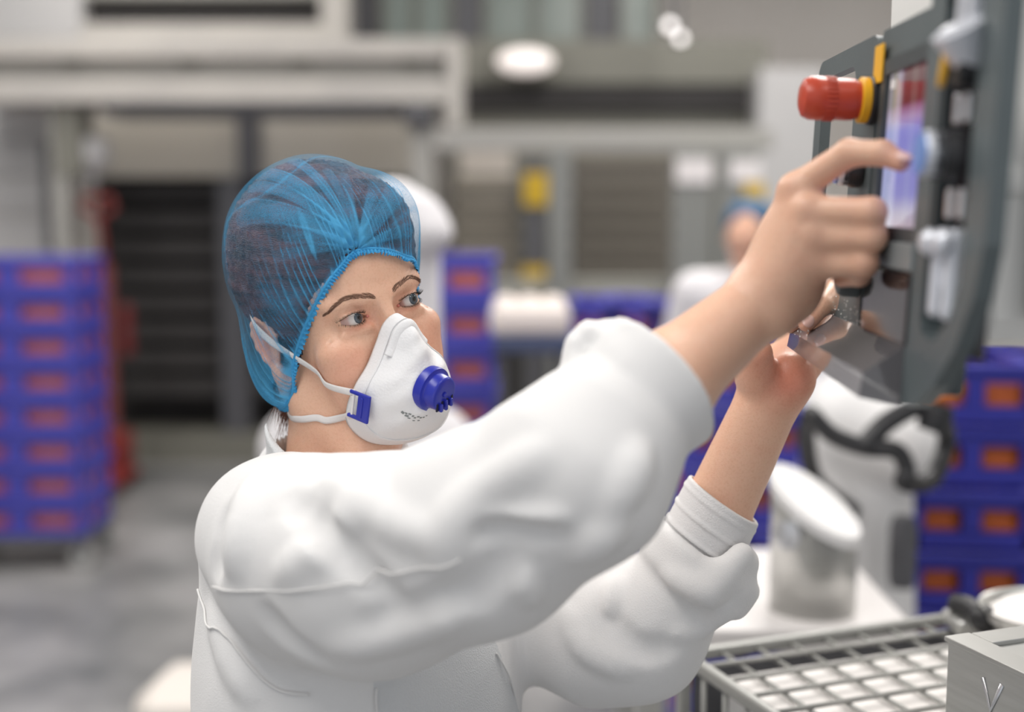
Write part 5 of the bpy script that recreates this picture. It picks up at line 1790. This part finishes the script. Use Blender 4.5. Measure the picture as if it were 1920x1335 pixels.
# stacks seen between the arms and under the panel
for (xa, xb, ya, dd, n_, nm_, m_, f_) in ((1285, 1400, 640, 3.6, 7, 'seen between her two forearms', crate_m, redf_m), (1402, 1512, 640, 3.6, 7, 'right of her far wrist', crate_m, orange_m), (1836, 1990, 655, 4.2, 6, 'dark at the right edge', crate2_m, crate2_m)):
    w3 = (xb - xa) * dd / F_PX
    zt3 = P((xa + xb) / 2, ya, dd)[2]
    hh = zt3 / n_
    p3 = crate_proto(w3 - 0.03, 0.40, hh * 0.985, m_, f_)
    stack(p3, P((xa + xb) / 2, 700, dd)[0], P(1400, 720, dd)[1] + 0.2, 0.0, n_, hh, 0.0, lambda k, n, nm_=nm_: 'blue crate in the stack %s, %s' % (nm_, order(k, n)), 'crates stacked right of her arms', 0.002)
    for ch in list(p3.children): bpy.data.objects.remove(ch)
    bpy.data.objects.remove(p3)
for p_ in (pr, pr2):
    for ch in list(p_.children): bpy.data.objects.remove(ch)
    bpy.data.objects.remove(p_)

# trolley with a white tray in the middle distance
tr_ = thing('trolley', 'dark blue trolley carrying a white tray in the middle distance', 'trolley')
d4 = 4.35
a, b, y, z0, z1 = span(925, 1072, 632, 662, d4)
box('deck', ((a + b) / 2, y + 0.2, (z0 + z1) / 2), (b - a, 0.4, z1 - z0), mat('trolley_blue', (0.06, 0.08, 0.16), 0.5), tr_, 0.01)
for sx in (a + 0.03, b - 0.03):
    for sy in (y + 0.05, y + 0.35):
        box('leg', (sx, sy, z0 / 2), (0.03, 0.03, z0), dgrey_m, tr_, 0.003)
ty_ = thing('tray', 'white plastic tray of dough on the dark blue trolley', 'tray')
a, b, y, zz0, zz1 = span(918, 1070, 560, 632, d4)
box('shell', ((a + b) / 2, y + 0.2, (z1 + zz1 - 0.03) / 2), (b - a, 0.4, zz1 - z1 - 0.03), mat('tray_white', (0.78, 0.70, 0.66), 0.5), ty_, 0.03)
for k_ in range(3):
    sv, sf = sphere_grid(18, 12)
    mesh_obj('dough', sv * np.array([0.05, 0.09, 0.035]) + np.array([a + (b - a) * (0.2 + 0.3 * k_), y + 0.2, zz1 - 0.035]), sf, bpy.data.materials['tray_white'], ty_, True)

# white board lying low at left front
o_ = thing('floor_sack', 'white flour sack lying on the floor left of the woman', 'sack')
sk = Sdf()
ca, cb_ = W(352, 1345, 0.06), W(520, 1345, 0.06)
for s_ in (0, 1):
    sk.u(ell((ca * (1 - s_) + cb_ * s_) + np.array([0.0, 0.12, 0]), (0.19, 0.22, 0.070)), 0.10)
sk.u(lambda p: np.maximum.reduce([np.abs(p[:, 0] - (ca[0] + cb_[0]) / 2) - 0.26, np.abs(p[:, 1] - ca[1] - .12) - 0.20, np.abs(p[:, 2] - 0.065) - 0.055]), 0.05)
sk.post = lambda p, d: d + 0.006 * vnoise(p, 22, 2)
sk.s(lambda p: p[:, 2] - 0.001, 0.01)
v_, f_ = sdf_mesh(sk, np.array([ca[0] - 0.35, ca[1] - 0.3, -0.02]), np.array([cb_[0] + 0.35, ca[1] + 0.6, 0.25]), 0.012)
mesh_obj('bag', v_, f_, mat('sack_white', (0.72, 0.67, 0.62), 0.8), o_, True)

# ------------------------------------------------------------------ a worker and a machine behind
coat2_m = mat('white_overall', (0.74, 0.72, 0.74), 0.85)


def worker(label, x, y, face, hgt, hooded, group=None):
    t = thing('person', label, 'person', (x, y, 0), face)
    k = hgt / 1.72
    S = Sdf()
    S.u(ell((0, 0, 1.60 * k), (0.078, 0.098, 0.118)))
    S.u(cap((0, 0.0, 1.50 * k), (0, 0, 1.40 * k), 0.052, 0.060), 0.02)
    S.u(cap((0.075, 0.085, 1.58 * k), (0.0, 0.095, 1.60 * k), 0.006, 0.006), 0.02)
    S.u(cap((0, 0.10, 1.605 * k), (0, 0.118, 1.585 * k), 0.012, 0.014), 0.012)
    for s in (-1, 1):
        S.u(cap((0.20 * s, 0, 1.36 * k), (0.26 * s, 0.02, 1.08 * k), 0.045, 0.036), 0.02)
        S.u(cap((0.26 * s, 0.02, 1.08 * k), (0.22 * s, 0.18, 0.90 * k), 0.035, 0.026), 0.02)
        S.u(ell((0.215 * s, 0.235, 0.86 * k), (0.022, 0.045, 0.04)), 0.015)
        S.u(cap((0.09 * s, 0, 0.86 * k), (0.10 * s, 0, 0.10), 0.08, 0.05), 0.03)
    S.u(ell((0, 0, 1.14 * k), (0.17, 0.10, 0.30)), 0.04)
    v, fc = sdf_mesh(S, (-0.4, -0.3, 0.0), (0.4, 0.4, 1.85), 0.012)
    mesh_obj('body', v, fc, skin_m, t, True, {'red': np.full(len(v), 0.15)})
    Cc = Sdf()
    Cc.u(ell((0, 0, 1.22 * k), (0.215, 0.135, 0.24)))
    Cc.u(cap((-0.17, 0, 1.37 * k), (0.17, 0, 1.37 * k), 0.085, 0.085), 0.05)
    Cc.u(ell((0, 0, 0.95 * k), (0.21, 0.15, 0.30)), 0.06)
    Cc.u(ell((0, 0, 0.72 * k), (0.22, 0.16, 0.26)), 0.06)
    for s in (-1, 1):
        Cc.u(cap((0.20 * s, 0, 1.36 * k), (0.27 * s, 0.02, 1.08 * k), 0.075, 0.065), 0.03)
        Cc.u(cap((0.27 * s, 0.02, 1.08 * k), (0.235 * s, 0.15, 0.93 * k), 0.062, 0.052), 0.02)
    Cc.post = lambda p, d: d - 0.006 * np.maximum(1 - 2 * np.abs(vnoise(p, 20, 4)), 0) ** 2
    v, fc = sdf_mesh(Cc, (-0.5, -0.4, 0.40), (0.5, 0.4, 1.62), 0.012)
    mesh_obj('coat', v, fc, coat2_m, t, True)
    for s in (-1, 1):
        mesh_obj('trouser_leg', *sdf_mesh(Sdf().u(cap((0.095 * s, 0, 0.75), (0.10 * s, 0, 0.08), 0.09, 0.065)), (0.095 * s - 0.14, -0.14, 0.0), (0.095 * s + 0.14, 0.14, 0.9), 0.014), coat2_m, t, True)
        mesh_obj('shoe', *sdf_mesh(Sdf().u(cap((0.10 * s, -0.05, 0.05), (0.10 * s, 0.13, 0.045), 0.048, 0.044)), (0.1 * s - 0.08, -0.14, -0.01), (0.1 * s + 0.08, 0.22, 0.14), 0.01), shoe_m, t, True)
    Hh = Sdf()
    if hooded:
        Hh.u(ell((0, -0.01, 1.63 * k), (0.105, 0.135, 0.135)))
        Hh.u(cap((0, -0.02, 1.60 * k), (0, -0.01, 1.38 * k), 0.098, 0.110), 0.03)
        Hh.s(ell((0, 0.14, 1.58 * k), (0.075, 0.09, 0.10)), 0.02)
        Hh.u(fcap((-0.05, 0.08, 1.695 * k), (0.05, 0.08, 1.695 * k), 0.055, 0.055, (0, 0, 1), 0.35), 0.02)
        nm, m = 'hood', coat2_m
    else:
        Hh.u(ell((0, -0.03, 1.645 * k), (0.092, 0.112, 0.092)))
        nm, m = 'hair_net', mat('far_net_blue', (0.03, 0.10, 0.20), 0.7)
    v, fc = sdf_mesh(Hh, (-0.25, -0.3, 1.2), (0.25, 0.3, 1.95), 0.010)
    mesh_obj(nm, v, fc, m, t, True)
    return t


# tall white machine column with a rounded head right behind the woman
dB = 3.2
xb = P(752, 500, dB)[0]; yb = P(752, 500, dB)[1]; zb_t = P(752, 333, dB)[2]
mk = thing('flour_sifter', 'tall white machine column with rounded overhanging head right behind the woman', 'machine', (xb, yb, 0))
S = Sdf()
k_ = dB / F_PX
S.u(cap((0.0, 0.05, 0.2), (0.0, 0.05, zb_t - 0.13), 72 * k_, 72 * k_))
S.u(cap((-0.02, 0.02, zb_t - 0.105), (0.030, 0.0, zb_t - 0.120), 76 * k_, 66 * k_), 0.012)
S.u(ell((0.055, -0.01, zb_t - 0.135), (0.075, 0.09, 0.055)), 0.02)
v_, f_ = sdf_mesh(S, (-0.25, -0.25, 0.05), (0.25, 0.3, zb_t + 0.05), 0.009)
mesh_obj('column', v_, f_, coat2_m, mk, True)
S = Sdf()
zs_ = P(752, 770, dB)[2]
xl_, xr_ = P(560, 800, dB)[0] - xb, P(800, 800, dB)[0] - xb
S.u(cap((xl_, 0.06, zs_ - 0.12), (xr_, 0.06, zs_ - 0.12), 0.12, 0.12))
S.u(ell(((xl_ + xr_) / 2, 0.06, 0.5), (0.28, 0.2, 0.62)), 0.08)
v_, f_ = sdf_mesh(S, (-0.6, -0.3, -0.2), (0.5, 0.4, zs_ + 0.1), 0.012)
v_[:, 2] = np.maximum(v_[:, 2], 0)
mesh_obj('base', v_, f_, coat2_m, mk, True)
dC = 4.6
pc = P(1420, 372, dC)
worker('far worker in white with a blue cap, seen beyond the woman\'s near wrist', P(1405, 500, dC)[0], pc[1], math.radians(160), pc[2] / 1.737 * 1.72, False)

# ------------------------------------------------------------------ mixing trough with wire guard at the right front
th_ = math.radians(20.6)
av = np.array([-math.sin(th_), math.cos(th_), 0]); bv = np.array([math.cos(th_), math.sin(th_), 0])
CZ = 1.07
C0 = W(1283, 1224, CZ)
gd = thing('wire_guard', 'grey wire mesh guard lid over the flour trough at lower right', 'guard', (C0[0], C0[1], 0), th_)
# guard space: x along b, y along a; the corner is the origin, the guard reaches to y<0
GX, GY, ST = 0.66, 0.34, 0.05
wire_m = mat('grey_wire', (0.34, 0.34, 0.325), 0.42, metal=0.35)
rod = lambda nm, p0, p1, r: tube(nm, [p0, p1], r, wire_m, gd, n=8)
for k_ in range(1, 7):
    rod('wire', (0, -k_ * ST, CZ), (GX, -k_ * ST, CZ), 0.0030)
for k_ in range(1, 14):
    rod('wire', (k_ * ST, 0, CZ - 0.005), (k_ * ST, -GY, CZ - 0.005), 0.0030)
for (p0, p1) in (((0, 0), (GX, 0)), ((0, 0), (0, -GY)), ((GX, 0), (GX, -GY)), ((0, -GY), (GX, -GY))):
    c_ = ((p0[0] + p1[0]) / 2, (p0[1] + p1[1]) / 2, CZ - 0.004)
    box('frame_bar', c_, (abs(p1[0] - p0[0]) + 0.014, abs(p1[1] - p0[1]) + 0.014, 0.016), wire_m, gd, 0.004)
for k_ in range(0, 7):
    rod('side_wire', (0, -k_ * ST, CZ - 0.01), (0, -k_ * ST, 0.86), 0.0032)
for z_ in (CZ - 0.075, 0.865):
    rod('side_rail', (0, 0, z_), (0, -GY, z_), 0.004)
box('corner_post', (0, 0, (CZ + 0.86) / 2), (0.016, 0.016, CZ - 0.86), wire_m, gd, 0.003)
tro = thing('flour_trough', 'white flour trough under the wire guard on a steel stand', 'trough', (C0[0], C0[1], 0), th_)
flour_m = mat('flour', (0.82, 0.79, 0.77), 0.95, bump=0.3, bscale=40)
box('bin', (GX / 2 + 0.006, -GY / 2 - 0.026, 0.953), (GX - 0.035, GY - 0.065, 0.195), white_m, tro, 0.012)
box('flour_bed', (GX / 2 + 0.006, -GY / 2 - 0.026, 1.054), (GX - 0.036, GY - 0.066, 0.010), flour_m, tro, 0.006)
box('stand', (GX / 2, -GY / 2, 0.425), (GX, GY, 0.85), steel_m, tro, 0.01)
box('back_panel', (GX / 2, -0.008, 0.955), (GX - 0.02, 0.006, 0.20), dgrey_m, tro, 0.001)
box('gap_darkener', (GX / 2, -0.030, 0.975), (GX - 0.03, 0.042, 0.006), mat('gap_dark_green', (0.03, 0.045, 0.04), 0.5), tro, 0.001)  # dark plate added so the gap behind the bin looks dark

# stainless hopper box in front of it
HZ = 1.20
h0 = W(1781, 1199, HZ)
hb = thing('steel_hopper', 'open stainless steel box at the lower right corner', 'hopper', (h0[0], h0[1], 0), th_)
hw, hl_, hh_ = 0.30, 0.26, 0.20
t_ = 0.004
shear = 0.0
box('side', (0.0, -hl_ / 2, HZ - hh_ / 2), (t_, hl_, hh_), steel_m, hb, 0.001)
box('side', (hw, -hl_ / 2, HZ - hh_ / 2), (t_, hl_, hh_), steel_m, hb, 0.001)
box('end', (hw / 2, 0, HZ - hh_ / 2), (hw, t_, hh_), steel_m, hb, 0.001)
box('end', (hw / 2, -hl_, HZ - hh_ / 2), (hw, t_, hh_), steel_m, hb, 0.001)
box('rim', (0.012, -hl_ / 2, HZ), (0.030, hl_ + 0.01, 0.005), steel_m, hb, 0.001)
box('rim', (hw / 2 + 0.015, -0.012, HZ), (hw - 0.026, 0.030, 0.005), steel_m, hb, 0.001)
box('stand', (hw / 2, -hl_ / 2, (HZ - hh_) / 2), (0.2, 0.16, HZ - hh_), steel_m, hb, 0.004)
box('deck', (hw / 2, -hl_ / 2, HZ - 0.005), (hw - 0.004, hl_ - 0.004, 0.006), steel_m, hb, 0.001)
lathe('bolt_head', [(0.008, 0.0), (0.008, 0.004), (0.004, 0.007)], blackp_m, hb, 20, (-0.002, -0.085, HZ - 0.075), (-1, 0, 0))
tube('etched_mark', [(-0.0024, -0.050, HZ - 0.020), (-0.0024, -0.062, HZ - 0.048), (-0.0024, -0.075, HZ - 0.018)], 0.003, chrome_m, hb, n=6, flat=0.3, flat_n=(1, 0, 0))

# black clamp, steel lid rails and a bowl of flour behind
k0, k1 = W(1792, 1133, 1.10), W(1845, 1160, 1.10)
ck = thing('clamp', 'black clamp handle lying on the guard beside the flour bowl', 'clamp', (k0[0], k0[1], 0))
kp0, kp1 = np.array([0, 0, 1.10]), k1 - np.array([k0[0], k0[1], 0])
tube('lever', smooth_path([kp0, kp0 * 0.5 + kp1 * 0.5 + [0, 0, 0.006], kp1], 10), 0.013, blackp_m, ck, n=12)
sv, sf = sphere_grid(16, 10)
mesh_obj('knob', sv * 0.018 + kp1, sf, blackp_m, ck, True)
tube('pin', [kp1, kp1 + [0.05, -0.02, -0.01]], 0.008, blackp_m, ck, n=10)
box('foot', (0.01, -0.02, 1.083), (0.05, 0.06, 0.018), steel_m, ck, 0.004)
bw = W(1960, 1150, 1.13)
bo = thing('flour_bowl', 'steel bowl heaped with flour at the right edge', 'bowl', (bw[0] + 0.035, bw[1] + 0.05, 0))
lathe('bowl', [(0.045, 1.082), (0.068, 1.088), (0.082, 1.102), (0.088, 1.118), (0.092, 1.120), (0.087, 1.115), (0.078, 1.104)], steel_m, bo, 40)
lathe('flour_heap', [(0.084, 1.106), (0.066, 1.120), (0.034, 1.130), (0.001, 1.134)], flour_m, bo, 32)

# ------------------------------------------------------------------ table behind the guard with steel pot, white mixer, hose
TZ = 0.955
tb = thing('work_table', 'pale work table behind the wire guard', 'table')
t0 = W(1380, 1165, TZ)
box('top', (t0[0] + 0.05, t0[1] + 0.20, TZ - 0.02), (0.46, 0.48, 0.04), mat('table_white', (0.72, 0.69, 0.68), 0.5), tb, 0.006)
for sx in (-0.14, 0.24):
    for sy in (0.0, 0.40):
        box('leg', (t0[0] + sx, t0[1] + sy, (TZ - 0.04) / 2), (0.04, 0.04, TZ - 0.04), steel_m, tb, 0.003)
# oblique-cut steel pot
dP = 2.15
pc_ = W(1522, 1140, TZ)
dP = float((pc_ - CAM) @ FWD)
rP = 80 * dP / F_PX
po_ = thing('steel_pot', 'tall stainless pot with white slanted lid on the table', 'pot', (pc_[0], pc_[1], 0))
zA, zB = P(1442, 905, dP)[2], P(1600, 1000, dP)[2]
vs_, fs_ = [], []
N_ = 48
for i in range(N_):
    a_ = 2 * math.pi * i / N_
    vs_.append((rP * math.cos(a_), rP * math.sin(a_), TZ))
for i in range(N_):
    a_ = 2 * math.pi * i / N_
    vs_.append((rP * math.cos(a_), rP * math.sin(a_), zA + (zB - zA) * (math.cos(a_) + 1) / 2 + 0.03 * math.sin(a_)))
fs_ = [(i, (i + 1) % N_, N_ + (i + 1) % N_, N_ + i) for i in range(N_)] + [tuple(reversed(range(N_)))]
o_ = mesh_obj('shell', vs_, fs_, steel_m, po_, True)
vs2 = [((v_[0] * 1.06), v_[1] * 1.06, v_[2] + dz) for dz in (0.0, 0.018) for v_ in vs_[N_:]]
fs2 = [(i, (i + 1) % N_, N_ + (i + 1) % N_, N_ + i) for i in range(N_)] + [tuple(range(N_, 2 * N_)), tuple(reversed(range(N_)))]
mesh_obj('lid', vs2, fs2, white_m, po_)
lathe('knob', [(0.02, 0), (0.024, 0.015), (0.001, 0.02)], chrome_m, po_, 20, (-rP * 0.72, -rP * 0.78, TZ + 0.14), (-0.6, -0.75, 0))

# white mixer body
dM = 2.62
wm = P(1640, 900, dM)
mx_ = thing('dough_mixer', 'white rounded dough mixer standing behind the steel pot', 'mixer', (wm[0], wm[1], 0))
S = Sdf()
zt_ = P(1620, 700, dM)[2]
S.u(cap((-0.0, 0.05, 0.12), (-0.02, 0.05, zt_ - 0.10), 0.135, 0.105))
S.u(cap((-0.03, 0.02, zt_ - 0.11), (0.04, -0.04, zt_ - 0.13), 0.105, 0.09), 0.03)
S.u(ell((0.0, 0.03, 0.06), (0.19, 0.19, 0.08)), 0.03)
v_, f_ = sdf_mesh(S, (-0.3, -0.3, -0.04), (0.3, 0.3, zt_ + 0.05), 0.010)
v_[:, 2] = np.maximum(v_[:, 2], 0.0)
mesh_obj('body', v_, f_, white_m, mx_, True)
lathe('grip', [(0.022, 0.0), (0.026, 0.02), (0.026, 0.12), (0.020, 0.14)], dgrey_m, mx_, 20, P(1690, 1100, 2.5) - np.array([wm[0], wm[1], 0]))
# black hose looping in front
hs = thing('rubber_hose', 'black looped rubber hose hanging in front of the white mixer', 'hose')
dH = 2.3
tube('hose', smooth_path([P(1520, 775, dH), P(1560, 815, dH), P(1620, 838, dH), P(1680, 845, dH), P(1700, 880, dH), P(1695, 905, dH), P(1745, 900, dH + 0.05), P(1775, 830, dH + 0.08), P(1760, 770, dH)], 60), 0.017, blackp_m, hs, n=12)
tube('branch', smooth_path([P(1620, 838, dH), P(1660, 795, dH), P(1720, 762, dH), P(1760, 770, dH)], 30), 0.019, blackp_m, hs, n=12)
lathe('coupling', [(0.026, -0.03), (0.030, 0.0), (0.026, 0.02)], blackp_m, hs, 20, P(1755, 778, dH), (0.3, 0, 1))
tube('hose_end', smooth_path([P(1520, 775, dH), P(1512, 820, dH + 0.1), P(1530, 900, dH + 0.2), P(1600, 960, dH + 0.27)], 20), 0.017, blackp_m, hs, n=12)
# orange cap in front of the crates
oc = thing('orange_cap', 'orange rounded cap on the hose below the control panel', 'cap')
sv, sf = sphere_grid(24, 16)
mesh_obj('dome', sv * np.array([0.036, 0.03, 0.026]) + P(1757, 732, dH), sf, orange_m, oc, True)
lathe('collar', [(0.026, -0.03), (0.028, -0.01)], blackp_m, oc, 20, P(1755, 755, dH))
# near crate tower
dT = 2.85
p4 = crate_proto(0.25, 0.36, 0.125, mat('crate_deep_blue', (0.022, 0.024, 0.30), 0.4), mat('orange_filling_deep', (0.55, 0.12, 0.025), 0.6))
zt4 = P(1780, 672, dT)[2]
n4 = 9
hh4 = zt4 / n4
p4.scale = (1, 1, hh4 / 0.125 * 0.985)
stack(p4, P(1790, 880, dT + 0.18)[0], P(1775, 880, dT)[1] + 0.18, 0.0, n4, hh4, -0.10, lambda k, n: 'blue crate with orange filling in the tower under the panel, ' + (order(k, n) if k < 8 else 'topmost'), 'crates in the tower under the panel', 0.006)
for ch in list(p4.children): bpy.data.objects.remove(ch)
bpy.data.objects.remove(p4)
